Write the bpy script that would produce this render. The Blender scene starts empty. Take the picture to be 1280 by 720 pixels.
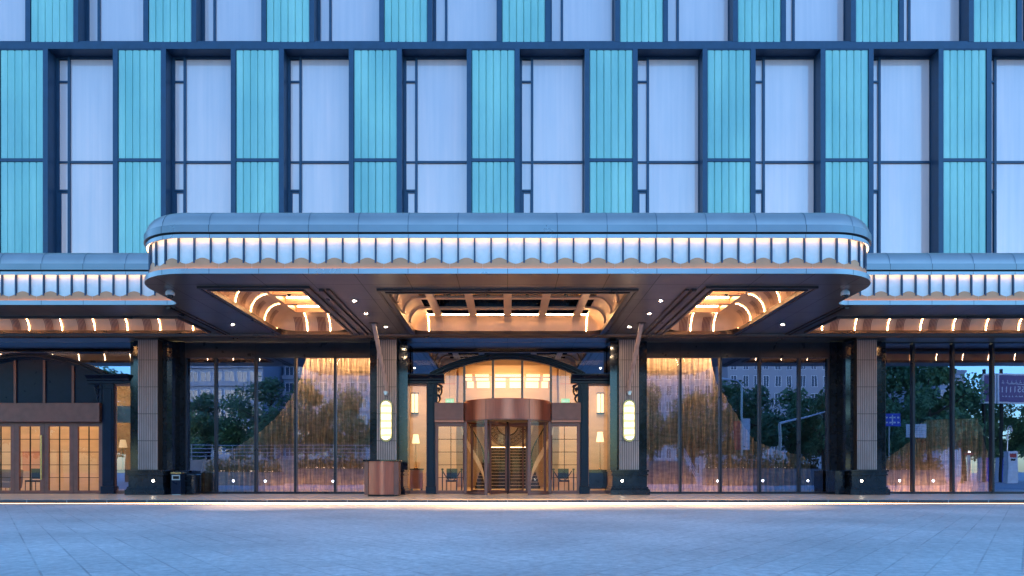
import bpy, bmesh, math, random
from mathutils import Vector, Matrix
random.seed(7)
PI = math.pi
scene = bpy.context.scene
COL = scene.collection

# ------------------------------------------------------------------ helpers
class MB:
    def __init__(s): s.bm = bmesh.new()
    def quad(s, *p):
        return s.bm.faces.new([s.bm.verts.new(q) for q in p])
    def box(s, x0, x1, y0, y1, z0, z1):
        if x0 > x1: x0, x1 = x1, x0
        if y0 > y1: y0, y1 = y1, y0
        v = [s.bm.verts.new((x, y, z)) for x in (x0, x1) for y in (y0, y1) for z in (z0, z1)]
        for f in ((0,1,3,2),(4,6,7,5),(0,4,5,1),(2,3,7,6),(0,2,6,4),(1,5,7,3)):
            s.bm.faces.new([v[i] for i in f])
        return s
    def prism(s, pts, a, b, axis='y'):
        def mk(p, t):
            if axis == 'y': return (p[0], t, p[1])
            if axis == 'z': return (p[0], p[1], t)
            return (t, p[0], p[1])
        A = [s.bm.verts.new(mk(p, a)) for p in pts]; B = [s.bm.verts.new(mk(p, b)) for p in pts]
        n = len(pts)
        s.bm.faces.new(A[::-1]); s.bm.faces.new(B)
        for i in range(n):
            s.bm.faces.new((A[i], A[(i+1) % n], B[(i+1) % n], B[i]))
        return s
    def tube(s, pts, r, n=8, cap=True):
        pts = [Vector(p) for p in pts]; rings = []
        up = None
        for i, p in enumerate(pts):
            t = (pts[min(i+1, len(pts)-1)] - pts[max(i-1, 0)]).normalized()
            if up is None:
                up = Vector((0,0,1)) if abs(t.z) < .9 else Vector((1,0,0))
            u = t.cross(up).normalized(); w = u.cross(t).normalized(); up = w
            rr = r[i] if isinstance(r, (list, tuple)) else r
            rings.append([s.bm.verts.new(p + u*rr*math.cos(2*PI*k/n) + w*rr*math.sin(2*PI*k/n)) for k in range(n)])
        for a, b in zip(rings, rings[1:]):
            for k in range(n):
                s.bm.faces.new((a[k], a[(k+1) % n], b[(k+1) % n], b[k]))
        if cap:
            s.bm.faces.new(rings[0][::-1]); s.bm.faces.new(rings[-1])
        return s
    def lathe(s, c, prof, n=24, a0=0, a1=2*PI, cap=True):
        full = abs(a1 - a0 - 2*PI) < 1e-6
        m = n if full else n+1
        rings = []
        for r, z in prof:
            rings.append([s.bm.verts.new((c[0]+r*math.cos(a0+(a1-a0)*k/n), c[1]+r*math.sin(a0+(a1-a0)*k/n), c[2]+z)) for k in range(m)])
        for a, b in zip(rings, rings[1:]):
            for k in range(n):
                s.bm.faces.new((a[k], a[(k+1) % m], b[(k+1) % m], b[k]))
        if cap and full:
            s.bm.faces.new(rings[0][::-1]); s.bm.faces.new(rings[-1])
        return s
    def grid(s, rows, close=False):
        V = [[s.bm.verts.new(p) for p in row] for row in rows]
        for a, b in zip(V, V[1:]):
            n = len(a)
            for k in range(n if close else n-1):
                s.bm.faces.new((a[k], a[(k+1) % n], b[(k+1) % n], b[k]))
        return V
    def sweep(s, path, prof, closed=True):
        """path = list of (x, y, nx, ny); prof = list of (outward offset, z)"""
        rows = [[(x+nx*o, y+ny*o, z) for o, z in prof] for x, y, nx, ny in path]
        V = s.grid(rows, close=closed)
        if closed:
            s.bm.faces.new(V[0]); s.bm.faces.new(V[-1][::-1])
        return s
    def build(s, name, mat, parent=None, smooth=False, bevel=0, loc=None, recalc=True):
        if recalc: bmesh.ops.recalc_face_normals(s.bm, faces=s.bm.faces)
        me = bpy.data.meshes.new(name); s.bm.to_mesh(me); s.bm.free()
        if smooth:
            me.shade_smooth()
            try: me.set_sharp_from_angle(angle=math.radians(35))
            except Exception: pass
        o = bpy.data.objects.new(name, me)
        if mat: me.materials.append(mat)
        COL.objects.link(o)
        if loc: o.location = loc
        if parent: o.parent = parent
        if bevel:
            b = o.modifiers.new('bevel', 'BEVEL'); b.width = bevel; b.segments = 2; b.limit_method = 'ANGLE'
        return o

def empty(name, label, cat, loc=(0,0,0), rz=0, group=None):
    o = bpy.data.objects.new(name, None); COL.objects.link(o)
    o.empty_display_size = .2
    o.location = loc; o.rotation_euler = (0,0,rz)
    return tag(o, label, cat, group)
def tag(o, label, cat, group=None):
    o['label'] = label; o['category'] = cat
    if group: o['group'] = group
    return o
def struct(o):
    o['kind'] = 'structure'; return o
CH = {}
def copy_tree(o, parent=None):
    c = o.copy(); COL.objects.link(c)
    if parent: c.parent = parent
    for ch in [k for k in bpy.data.objects if k.parent == o and k is not c]:
        copy_tree(ch, c)
    return c
def inst(o, parent, loc):
    """copy of a part (and its sub-parts) under parent at loc"""
    c = copy_tree(o); c.parent = parent; c.location = loc; return c

# ------------------------------------------------------------------ materials
def new_mat(name):
    m = bpy.data.materials.new(name); m.use_nodes = True
    nt = m.node_tree
    return m, nt, nt.nodes['Principled BSDF']
def N(nt, typ, **kw):
    n = nt.nodes.new(typ)
    for k, v in kw.items(): setattr(n, k, v)
    return n
def ramp(nt, fac, a, b, pa=0., pb=1.):
    r = N(nt, 'ShaderNodeValToRGB')
    r.color_ramp.elements[0].color = (*a, 1); r.color_ramp.elements[0].position = pa
    r.color_ramp.elements[1].color = (*b, 1); r.color_ramp.elements[1].position = pb
    nt.links.new(fac, r.inputs[0]); return r.outputs[0]
def noise(nt, scale, detail=4, vec=None, stretch=None, world=False):
    tc = N(nt, 'ShaderNodeNewGeometry' if world else 'ShaderNodeTexCoord'); n = N(nt, 'ShaderNodeTexNoise')
    n.inputs['Scale'].default_value = scale; n.inputs['Detail'].default_value = detail
    src = tc.outputs['Position' if world else 'Object']
    if stretch:
        mp = N(nt, 'ShaderNodeMapping'); mp.inputs['Scale'].default_value = stretch
        nt.links.new(src, mp.inputs[0]); src = mp.outputs[0]
    nt.links.new(src, n.inputs['Vector']); return n.outputs['Fac']
def pbr(name, col, rough=.5, metal=0., var=.12, scale=3., bump=0., bscale=60., stretch=None, rvar=.08, spec=.5, coat=0.):
    m, nt, b = new_mat(name)
    f = noise(nt, scale, 5, stretch=stretch)
    c = ramp(nt, f, [x*(1-var) for x in col], [min(1, x*(1+var)) for x in col], .3, .7)
    nt.links.new(c, b.inputs['Base Color'])
    mr = N(nt, 'ShaderNodeMapRange'); mr.inputs[3].default_value = max(.02, rough-rvar); mr.inputs[4].default_value = rough+rvar
    nt.links.new(f, mr.inputs[0]); nt.links.new(mr.outputs[0], b.inputs['Roughness'])
    b.inputs['Metallic'].default_value = metal
    b.inputs['Specular IOR Level'].default_value = spec
    b.inputs['Coat Weight'].default_value = coat
    if bump:
        g = noise(nt, bscale, 3, stretch=stretch); bp = N(nt, 'ShaderNodeBump')
        bp.inputs['Strength'].default_value = bump; bp.inputs['Distance'].default_value = .01
        nt.links.new(g, bp.inputs['Height']); nt.links.new(bp.outputs[0], b.inputs['Normal'])
    return m
def emis(name, col, st):
    m, nt, b = new_mat(name)
    b.inputs['Base Color'].default_value = (.8,.75,.65,1)
    b.inputs['Emission Color'].default_value = (*col, 1); b.inputs['Emission Strength'].default_value = st
    return m
def glass(name, refl, tint, gcol, rough=0., warp=.0, ior=1.5):
    m = bpy.data.materials.new(name); m.use_nodes = True; nt = m.node_tree; nt.nodes.clear()
    out = N(nt, 'ShaderNodeOutputMaterial'); mix = N(nt, 'ShaderNodeMixShader')
    tr = N(nt, 'ShaderNodeBsdfTransparent'); gl = N(nt, 'ShaderNodeBsdfGlossy')
    tr.inputs[0].default_value = (*tint, 1); gl.inputs['Color'].default_value = (*gcol, 1); gl.inputs['Roughness'].default_value = rough
    fc = N(nt, 'ShaderNodeLayerWeight'); fc.inputs[0].default_value = .5
    lw = N(nt, 'ShaderNodeMath', operation='POWER'); lw.inputs[1].default_value = 5.; nt.links.new(fc.outputs['Facing'], lw.inputs[0])
    ad = N(nt, 'ShaderNodeMath', operation='MULTIPLY_ADD', use_clamp=True); ad.inputs[1].default_value = 1.0-refl; ad.inputs[2].default_value = refl
    nt.links.new(lw.outputs[0], ad.inputs[0]); nt.links.new(ad.outputs[0], mix.inputs[0])
    nt.links.new(tr.outputs[0], mix.inputs[1]); nt.links.new(gl.outputs[0], mix.inputs[2])
    nt.links.new(mix.outputs[0], out.inputs[0])
    if warp:
        tc = N(nt, 'ShaderNodeTexCoord'); n = N(nt, 'ShaderNodeTexNoise'); n.inputs['Scale'].default_value = .7; n.inputs['Detail'].default_value = 1
        bp = N(nt, 'ShaderNodeBump'); bp.inputs['Strength'].default_value = warp; bp.inputs['Distance'].default_value = .02
        nt.links.new(tc.outputs['Object'], n.inputs['Vector']); nt.links.new(n.outputs['Fac'], bp.inputs['Height'])
        nt.links.new(bp.outputs[0], gl.inputs['Normal'])
    return m

WARM = (1., .58, .24)
M = {}
M['navy'] = pbr('navy_metal', (.022,.05,.10), .42, .2, .15)
M['navy_gloss'] = pbr('navy_gloss', (.004,.011,.034), .3, 0, .2, spec=.22)
M['roof'] = pbr('roof_metal', (.41,.355,.35), .36, .65, .08, 1.2)
M['strip'] = pbr('edge_metal', (.32,.33,.36), .3, .6, .08, 1.)
M['band'] = pbr('band_metal', (.21,.215,.24), .3, .6, .1, 1.)
M['bronze'] = pbr('bronze_dark', (.11,.085,.08), .3, .75, .12, 1.5)
M['copper'] = pbr('copper_brushed', (.46,.145,.095), .31, .7, .10, 4., stretch=(5,5,.4))
M['copper_cove'] = pbr('copper_cove', (.64,.42,.28), .38, .35, .1, 2.)
M['brown'] = pbr('brown_bronze', (.20,.085,.07), .4, .5, .12, 4.)
M['valance'] = pbr('valance_copper', (.62,.25,.125), .42, .3, .12, 2.)
M['column'] = pbr('column_stone', (.42,.32,.31), .5, .1, .12, 5., stretch=(1,1,.3))
M['black'] = pbr('black_stone', (.010,.014,.022), .09, 0, .4, 6., rvar=.03)
M['header'] = pbr('header_panel', (.03,.03,.042), .3, .4, .15)
M['panel'] = pbr('light_panel', (.86,.74,.70), .35, 0, .05, 6.)
M['cream'] = pbr('cream_stone', (.60,.43,.26), .45, 0, .12, 1.2, stretch=(.5,1,3))
M['white'] = pbr('white_paint', (.75,.75,.75), .4)
M['steel'] = pbr('steel', (.55,.57,.6), .3, .9, .06)
M['iron'] = pbr('black_iron', (.015,.013,.012), .4, .5)
M['dark'] = pbr('dark_interior', (.018,.02,.026), .7)
M['darkfloor'] = pbr('dark_floor', (.05,.05,.055), .3)
M['brass'] = pbr('brass', (.7,.45,.18), .25, 1., .05)
M['grey_fabric'] = pbr('grey_fabric', (.16,.15,.16), .9, 0, .15, 30.)
M['concrete'] = pbr('planter_stone', (.22,.22,.23), .6, 0, .15, 1.5)
M['soil'] = pbr('soil', (.04,.03,.02), .9)
M['bark'] = pbr('bark', (.07,.055,.04), .9, 0, .3, 8., bump=.5, bscale=15)
M['stair_white'] = pbr('stair_white', (.78,.66,.48), .4, 0, .04)
M['red'] = pbr('red_paint', (.6,.05,.04), .4)
M['green'] = pbr('green_plastic', (.02,.12,.07), .5)
M['blue'] = pbr('sign_blue', (.02,.06,.5), .4)
M['plum'] = pbr('billboard_plum', (.16,.10,.22), .5)
M['led'] = emis('led_warm', (1., .60, .27), 14.)
M['led_line'] = emis('led_line', (1., .56, .24), 95.)
M['led_cell'] = emis('led_cell', (1., .60, .27), 38.)
M['led_strong'] = emis('led_strong', (1., .56, .23), 150.)
M['led_panel'] = emis('led_panel', (1., .58, .30), 17.)
M['led_ledge'] = emis('led_ledge', (1., .52, .24), 6.)
def kerb_led():
    m, nt, b = new_mat('led_kerb'); b.inputs['Emission Color'].default_value = (1., .50, .20, 1)
    g = N(nt, 'ShaderNodeNewGeometry'); sp = N(nt, 'ShaderNodeSeparateXYZ'); nt.links.new(g.outputs['Position'], sp.inputs[0])
    ab = N(nt, 'ShaderNodeMath', operation='ABSOLUTE'); nt.links.new(sp.outputs[0], ab.inputs[0])
    mr = N(nt, 'ShaderNodeMapRange', interpolation_type='SMOOTHSTEP'); mr.inputs[1].default_value = 3.; mr.inputs[2].default_value = 13.; mr.inputs[3].default_value = 170.; mr.inputs[4].default_value = 6.
    nt.links.new(ab.outputs[0], mr.inputs[0]); nt.links.new(mr.outputs[0], b.inputs['Emission Strength']); return m
M['led_kerb'] = kerb_led()
M['down'] = emis('downlight', (1., .70, .42), 1500.)
M['spot'] = emis('spot', (1., .85, .65), 25.)
M['lobby_light'] = emis('lobby_light', (1., .66, .36), 31.0)
M['soft_light'] = emis('soft_light', (1., .62, .30), 14.)
M['frieze_light'] = emis('frieze_light', (1., .68, .33), 1.15)
M['lounge_light'] = emis('lounge_light', (1., .58, .28), 180.)
M['added_floor_led'] = emis('added_floor_led', (1., .50, .20), 44.)
M['added_floor_led2'] = emis('added_floor_led2', (1., .50, .20), 90.)
M['lamp'] = emis('lamp_glow', (1., .70, .36), 1.25)
M['exit'] = emis('exit_green', (.02, .60, .18), .8)
M['exit_white'] = emis('exit_white', (.6, 1., .75), .8)
M['glass_dark'] = glass('glass_dark', .48, (.70,.72,.74), (.36,.44,.70), 0, .05)
M['glass_mirror'] = glass('glass_mirror', .55, (.003,.003,.004), (.34,.45,.68), .02, .04)
M['glass_clear'] = glass('glass_clear', .05, (.94,.92,.90), (.8,.9,1.), 0, .03)
M['glass_wing'] = glass('glass_wing', .03, (.95,.94,.92), (.8,.9,1.), 0, .0, 1.12)

# sconce crystal
def sconce_mat():
    m, nt, b = new_mat('sconce_crystal')
    tc = N(nt, 'ShaderNodeTexCoord'); w = N(nt, 'ShaderNodeTexWave'); w.wave_type = 'BANDS'; w.bands_direction = 'Z'
    w.inputs['Scale'].default_value = 1.15; w.inputs['Distortion'].default_value = 1.2; w.inputs['Detail'].default_value = 2
    nt.links.new(tc.outputs['Object'], w.inputs['Vector'])
    c = ramp(nt, w.outputs['Fac'], (.70, .32, .10), (1., .80, .52), .08, .55)
    nt.links.new(c, b.inputs['Emission Color']); b.inputs['Emission Strength'].default_value = 2.0
    b.inputs['Base Color'].default_value = (.7,.6,.5,1); b.inputs['Roughness'].default_value = .2
    return m
M['sconce'] = sconce_mat()

def mul(nt, a, b):
    x = N(nt, 'ShaderNodeMix', data_type='RGBA', blend_type='MULTIPLY'); x.inputs[0].default_value = 1
    nt.links.new(a, x.inputs[6]); nt.links.new(b, x.inputs[7]); return x.outputs[2]
def zramp(nt, z0, z1, a, b):
    g = N(nt, 'ShaderNodeNewGeometry'); sp = N(nt, 'ShaderNodeSeparateXYZ'); nt.links.new(g.outputs['Position'], sp.inputs[0])
    mr = N(nt, 'ShaderNodeMapRange'); mr.inputs[1].default_value = z0; mr.inputs[2].default_value = z1; nt.links.new(sp.outputs[2], mr.inputs[0])
    return ramp(nt, mr.outputs[0], a, b)
def teal_mat():
    m, nt, b = new_mat('teal_channel_glass')
    c = ramp(nt, noise(nt, .5, 4, stretch=(3,1,.2), world=True), (.23,.46,.40), (.38,.60,.51), .3, .7)
    c = mul(nt, c, ramp(nt, noise(nt, .22, 2, world=True), (.82,.86,.9), (1.12,1.08,1.05), .35, .65))
    c = mul(nt, c, ramp(nt, noise(nt, 14, 6, stretch=(1,1,.2), world=True), (.96,.96,.96), (1.03,1.03,1.03), .3, .7))
    nt.links.new(c, b.inputs['Base Color']); b.inputs['Roughness'].default_value = .32
    b.inputs['Coat Weight'].default_value = .35; b.inputs['Coat Roughness'].default_value = .12
    return m
M['teal'] = teal_mat()
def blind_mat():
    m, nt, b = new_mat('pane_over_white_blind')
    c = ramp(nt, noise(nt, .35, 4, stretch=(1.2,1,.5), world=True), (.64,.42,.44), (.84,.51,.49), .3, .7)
    c = mul(nt, c, zramp(nt, 8.5, 18., (1.12,1.03,.97), (.84,.92,.97)))  # reflected glow painted into the colour: lighter and warmer towards the canopies
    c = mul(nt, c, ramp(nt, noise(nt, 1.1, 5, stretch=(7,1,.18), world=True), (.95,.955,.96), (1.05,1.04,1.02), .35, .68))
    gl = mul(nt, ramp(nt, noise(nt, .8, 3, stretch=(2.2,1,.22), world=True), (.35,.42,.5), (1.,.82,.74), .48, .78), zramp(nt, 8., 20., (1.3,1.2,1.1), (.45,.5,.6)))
    nt.links.new(gl, b.inputs['Emission Color']); b.inputs['Emission Strength'].default_value = .10  # added emission: panes glow as if rooms were lit behind the blinds
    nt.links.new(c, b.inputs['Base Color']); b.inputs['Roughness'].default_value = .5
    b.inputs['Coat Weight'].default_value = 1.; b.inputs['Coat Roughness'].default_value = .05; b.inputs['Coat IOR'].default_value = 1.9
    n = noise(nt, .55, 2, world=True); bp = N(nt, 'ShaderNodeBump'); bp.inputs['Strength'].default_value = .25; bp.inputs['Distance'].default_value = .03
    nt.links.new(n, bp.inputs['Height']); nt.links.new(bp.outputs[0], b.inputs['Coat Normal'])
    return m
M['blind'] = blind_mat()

def paving():
    m, nt, b = new_mat('plaza_paving')
    tc = N(nt, 'ShaderNodeTexCoord'); sp = N(nt, 'ShaderNodeSeparateXYZ'); nt.links.new(tc.outputs['Object'], sp.inputs[0])
    ab = N(nt, 'ShaderNodeMath', operation='ABSOLUTE'); nt.links.new(sp.outputs[0], ab.inputs[0])
    cb = N(nt, 'ShaderNodeCombineXYZ'); nt.links.new(ab.outputs[0], cb.inputs[0]); nt.links.new(sp.outputs[1], cb.inputs[1])
    mp = N(nt, 'ShaderNodeMapping'); mp.inputs['Rotation'].default_value = (0,0,math.radians(-53)); nt.links.new(cb.outputs[0], mp.inputs[0])
    br = N(nt, 'ShaderNodeTexBrick'); nt.links.new(mp.outputs[0], br.inputs['Vector'])
    br.inputs['Scale'].default_value = 1; br.inputs['Brick Width'].default_value = .66; br.inputs['Row Height'].default_value = .36
    br.inputs['Mortar Size'].default_value = .013; br.inputs['Mortar Smooth'].default_value = .6; br.inputs['Bias'].default_value = 0
    br.inputs['Color1'].default_value = (.50,.49,.49,1); br.inputs['Color2'].default_value = (.57,.56,.56,1); br.inputs['Mortar'].default_value = (.33,.33,.34,1)
    n1 = N(nt, 'ShaderNodeTexNoise'); n1.inputs['Scale'].default_value = .35; n1.inputs['Detail'].default_value = 8; nt.links.new(tc.outputs['Object'], n1.inputs['Vector'])
    n2 = N(nt, 'ShaderNodeTexNoise'); n2.inputs['Scale'].default_value = 9; n2.inputs['Detail'].default_value = 8; n2.inputs['Roughness'].default_value = .75; nt.links.new(tc.outputs['Object'], n2.inputs['Vector'])
    r1 = ramp(nt, n1.outputs['Fac'], (.74,.76,.78), (1.12,1.1,1.1), .33, .67)
    r2 = ramp(nt, n2.outputs['Fac'], (.58,.59,.61), (1.2,1.2,1.2), .32, .66)
    x1 = N(nt, 'ShaderNodeMix', data_type='RGBA', blend_type='MULTIPLY'); x1.inputs[0].default_value = 1
    mo = N(nt, 'ShaderNodeMix', data_type='RGBA'); mo.inputs[7].default_value = (.53,.525,.525,1)
    n3 = N(nt, 'ShaderNodeTexNoise'); n3.inputs['Scale'].default_value = .9; n3.inputs['Detail'].default_value = 3; nt.links.new(tc.outputs['Object'], n3.inputs['Vector'])
    k3 = N(nt, 'ShaderNodeMapRange'); k3.inputs[1].default_value = .38; k3.inputs[2].default_value = .62; k3.inputs[3].default_value = .05; k3.inputs[4].default_value = .85
    nt.links.new(n3.outputs['Fac'], k3.inputs[0]); nt.links.new(k3.outputs[0], mo.inputs[0]); nt.links.new(br.outputs['Color'], mo.inputs[6])
    nt.links.new(mo.outputs[2], x1.inputs[6]); nt.links.new(r1, x1.inputs[7])
    x2 = N(nt, 'ShaderNodeMix', data_type='RGBA', blend_type='MULTIPLY'); x2.inputs[0].default_value = 1
    nt.links.new(x1.outputs[2], x2.inputs[6]); nt.links.new(r2, x2.inputs[7])
    nt.links.new(x2.outputs[2], b.inputs['Base Color'])
    rr = N(nt, 'ShaderNodeMapRange'); rr.inputs[3].default_value = .42; rr.inputs[4].default_value = .75
    nt.links.new(n2.outputs['Fac'], rr.inputs[0]); nt.links.new(rr.outputs[0], b.inputs['Roughness'])
    bp = N(nt, 'ShaderNodeBump'); bp.inputs['Strength'].default_value = .5; bp.inputs['Distance'].default_value = .006
    sub = N(nt, 'ShaderNodeMath', operation='SUBTRACT'); nt.links.new(n2.outputs['Fac'], sub.inputs[0]); nt.links.new(br.outputs['Fac'], sub.inputs[1])
    nt.links.new(sub.outputs[0], bp.inputs['Height']); nt.links.new(bp.outputs[0], b.inputs['Normal'])
    return m
M['paving'] = paving()
def tiles(name, c1, c2, mort, bw, rh, rough, ms=.006):
    m, nt, b = new_mat(name)
    tc = N(nt, 'ShaderNodeTexCoord'); br = N(nt, 'ShaderNodeTexBrick'); nt.links.new(tc.outputs['Object'], br.inputs['Vector'])
    br.inputs['Scale'].default_value = 1; br.inputs['Brick Width'].default_value = bw; br.inputs['Row Height'].default_value = rh; br.offset = 0
    br.inputs['Mortar Size'].default_value = ms; br.inputs['Color1'].default_value = (*c1,1); br.inputs['Color2'].default_value = (*c2,1); br.inputs['Mortar'].default_value = (*mort,1)
    f = noise(nt, 4, 6); r = ramp(nt, f, (.85,.85,.85), (1.1,1.1,1.1), .3, .7)
    x = N(nt, 'ShaderNodeMix', data_type='RGBA', blend_type='MULTIPLY'); x.inputs[0].default_value = 1
    nt.links.new(br.outputs['Color'], x.inputs[6]); nt.links.new(r, x.inputs[7]); nt.links.new(x.outputs[2], b.inputs['Base Color'])
    b.inputs['Roughness'].default_value = rough
    return m
M['porch'] = tiles('porch_stone', (.60,.48,.37), (.66,.53,.41), (.3,.24,.19), 1.2, .8, .32)
M['kerb'] = tiles('kerb_stone', (.055,.05,.055), (.07,.062,.066), (.35,.33,.32), 1.21, 5., .4, .012)
def soffit_mat():
    m, nt, b = new_mat('soffit_metal')
    tc = N(nt, 'ShaderNodeTexCoord'); sp = N(nt, 'ShaderNodeSeparateXYZ'); nt.links.new(tc.outputs['Object'], sp.inputs[0])
    def line(sock, period, off, w):
        a = N(nt, 'ShaderNodeMath', operation='ADD'); a.inputs[1].default_value = off + 1000*period; nt.links.new(sock, a.inputs[0])
        mo = N(nt, 'ShaderNodeMath', operation='MODULO'); mo.inputs[1].default_value = period; nt.links.new(a.outputs[0], mo.inputs[0])
        lt = N(nt, 'ShaderNodeMath', operation='LESS_THAN'); lt.inputs[1].default_value = w; nt.links.new(mo.outputs[0], lt.inputs[0]); return lt.outputs[0]
    l1 = line(sp.outputs[0], 1.31, .012, .024); l2 = line(sp.outputs[1], 1.62, .25, .024)
    mx = N(nt, 'ShaderNodeMath', operation='MAXIMUM'); nt.links.new(l1, mx.inputs[0]); nt.links.new(l2, mx.inputs[1])
    f = noise(nt, 1.1, 4); c = ramp(nt, f, (.17,.152,.165), (.22,.20,.21), .3, .7)
    x = N(nt, 'ShaderNodeMix', data_type='RGBA'); nt.links.new(mx.outputs[0], x.inputs[0]); nt.links.new(c, x.inputs[6]); x.inputs[7].default_value = (.015,.013,.014,1)
    nt.links.new(x.outputs[2], b.inputs['Base Color'])
    b.inputs['Metallic'].default_value = .7; b.inputs['Roughness'].default_value = .3
    return m
M['soffit'] = soffit_mat()
def curtain_mat():
    m, nt, b = new_mat('bead_curtain')
    f = noise(nt, 1., 6, stretch=(26,1,.8)); g = noise(nt, 3., 3, stretch=(1,1,3))
    c = ramp(nt, f, (.30,.22,.14), (.80,.64,.45), .3, .72)
    d = ramp(nt, g, (.6,.6,.6), (1.1,1.1,1.1), .3, .7)
    x = N(nt, 'ShaderNodeMix', data_type='RGBA', blend_type='MULTIPLY'); x.inputs[0].default_value = 1
    nt.links.new(c, x.inputs[6]); nt.links.new(d, x.inputs[7]); nt.links.new(x.outputs[2], b.inputs['Base Color'])
    b.inputs['Roughness'].default_value = .45; b.inputs['Metallic'].default_value = .25
    return m
M['curtain'] = curtain_mat()
def leaf_mat(name, a, b_):
    m, nt, b = new_mat(name)
    f = noise(nt, 1.3, 3); c = ramp(nt, f, a, b_, .35, .68); nt.links.new(c, b.inputs['Base Color']); b.inputs['Roughness'].default_value = .55
    return m
M['leaf'] = leaf_mat('leaf_green', (.055,.16,.065), (.16,.32,.13))
M['leaf2'] = leaf_mat('leaf_dark', (.045,.13,.06), (.13,.26,.11))
M['shrub'] = leaf_mat('shrub_leaf', (.05,.07,.02), (.16,.15,.05))
M['bldg_grey'] = pbr('render_grey', (.34,.36,.40), .7, 0, .1, .2)
M['bldg_blue'] = pbr('render_blue', (.24,.32,.42), .5, 0, .1, .2)
M['win_dark'] = pbr('window_dark', (.04,.07,.12), .12, 0, .3, .3)

# ------------------------------------------------------------------ view geometry (metres)
F = 864.; CAMY = -27.; EYE = .96; FLOOR = .11; SOF = 6.0225
def X(px, d=27.): return (px - 634.5)*d/F
def Z(py, d=27.): return EYE + (590 - py)*d/F

# ------------------------------------------------------------------ ground
g = MB(); g.quad((-900,-900,0),(900,-900,0),(900,900,0),(-900,900,0))
struct(g.build('plaza_ground', M['paving']))
p = MB(); p.box(-40, 40, -6.08, 20, .0205, FLOOR)
struct(p.build('porch_platform', M['porch']))
k = MB(); k.box(-40, 40, -6.06, -5.6, 0, .0200); struct(k.build('porch_riser', M['kerb']))
k = MB(); k.box(-40, 40, -6.13, -6.082, .0200, FLOOR+.004); struct(k.build('porch_kerb', M['kerb'], bevel=.006))

def led(name, label, cat, mb, mat, group=None):
    return tag(mb.build(name, mat), label, cat, group)
l = MB(); l.box(-26, 26, -6.10, -6.09, .004, .017)
led('kerb_light', 'warm light strip hidden under the long porch kerb before the entrance', 'light strip', l, M['led_kerb'])

# ------------------------------------------------------------------ tower facade
tower = empty('hotel_tower', 'tall hotel facade of turquoise ribbed glass panels and pale windows above the canopies', 'building', (0, 0, 6))
def at_tower(o): o.location.z -= 6; return o
PITCH = 4.609; FR = .19; BOT = 7.0; SP0, SP1 = 17.49, 17.77; TOP = 24.5
mb = MB(); mb.box(-32, 32, .005, .9, SP0, SP1); mb.box(-32, 32, .045, .6, SP1, SP1+.06)
at_tower(mb.build('spandrel_beam', M['navy'], tower, bevel=.01))
mb = MB(); mb.box(-32, 32, .9, 1.3, 6.1, TOP); at_tower(mb.build('back_wall', M['dark'], tower))
def teal_mesh(z0, z1, w):
    mb = MB(); n = 6; st = w/n
    rows0, rows1 = [], []
    for i in range(n):
        x = -w/2 + i*st
        for dx, dy in ((0., .045), (.018, .012), (.05, .0), (st-.06, .0), (st-.018, .012)):
            rows0.append((x+dx, .03+dy, z0)); rows1.append((x+dx, .03+dy, z1))
    rows0.append((w/2, .06, z0)); rows1.append((w/2, .06, z1))
    mb.grid([rows0, rows1]); return mb
GW = 1.69
def bay_protos(z0, z1, rail, trans, nar):
    """returns protos (panel_lo, panel_hi, frame, window)"""
    out = {}
    pieces = []
    if rail:
        pieces = [(z0, rail[0]), (rail[1], z1)]
    else: pieces = [(z0, z1)]
    out['teal'] = [teal_mesh(a+.01, b-.01, GW).build('ribbed_panel', M['teal'], tower) for a, b in pieces]
    mb = MB()
    for s in (-1, 1):
        mb.box(s*GW/2, s*(GW/2+FR), 0, .88, z0, z1)
    if rail: mb.box(-GW/2, GW/2, .005, .5, rail[0], rail[1])
    mb.box(-GW/2, GW/2, .02, .5, z1-.04, z1)
    mb.box(-GW/2, GW/2, .12, .88, z0, z1-.05)
    out['frame'] = mb.build('panel_frame', M['navy'], tower)
    # window, local x from 0 (right edge of a panel frame) to 2.547
    W = PITCH - GW - 2*FR; Y0 = .55
    mb = MB()
    mb.box(0, .105, Y0-.03, .88, z0, z1); mb.box(.455, .55, Y0-.05, .88, z0, z1); mb.box(W-.03, W-.002, Y0-.03, .88, z0, z1)
    mb.box(.105, W-.03, Y0-.02, .88, z1-.09, z1)
    panes = []
    if trans:
        mb.box(.55, W-.03, Y0-.04, .8, trans-.045, trans+.045); mb.box(.105, .455, Y0-.035, .8, trans-.035, trans+.035)
        panes += [(.55, W-.03, z0, trans-.045), (.55, W-.03, trans+.045, z1-.09)]
    else: panes += [(.55, W-.03, z0, z1-.09)]
    zs = [z0] + nar + [z1-.09]
    for zz in nar:
        if not (trans and abs(zz-trans) < .01): mb.box(.105, .455, Y0-.04, .8, zz-.035, zz+.035)
    wf = mb.build('window', M['navy'], tower)
    for a, b, c, d in panes:
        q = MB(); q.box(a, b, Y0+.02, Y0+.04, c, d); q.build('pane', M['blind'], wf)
    for c, d in zip(zs, zs[1:]):
        q = MB(); ins = .07 if d <= 12.3 and rail else .0
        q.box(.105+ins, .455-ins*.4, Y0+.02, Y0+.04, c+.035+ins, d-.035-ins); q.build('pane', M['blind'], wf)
        if ins:
            q = MB(); q.box(.105, .105+ins, Y0-.01, Y0+.05, c+.035, d-.035); q.box(.455-ins*.4, .455, Y0-.01, Y0+.05, c+.035, d-.035)
            q.box(.105+ins, .455-ins*.4, Y0-.01, Y0+.05, d-.035-ins, d-.035); q.build('sash_frame', M['navy'], wf)
    out['win'] = wf
    return out
lo = bay_protos(BOT, SP0, (13.09, 13.22), 13.30, [12.17, 13.30, 16.5])
hi = bay_protos(SP1, TOP, (22.3, 22.43), None, [])
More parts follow.
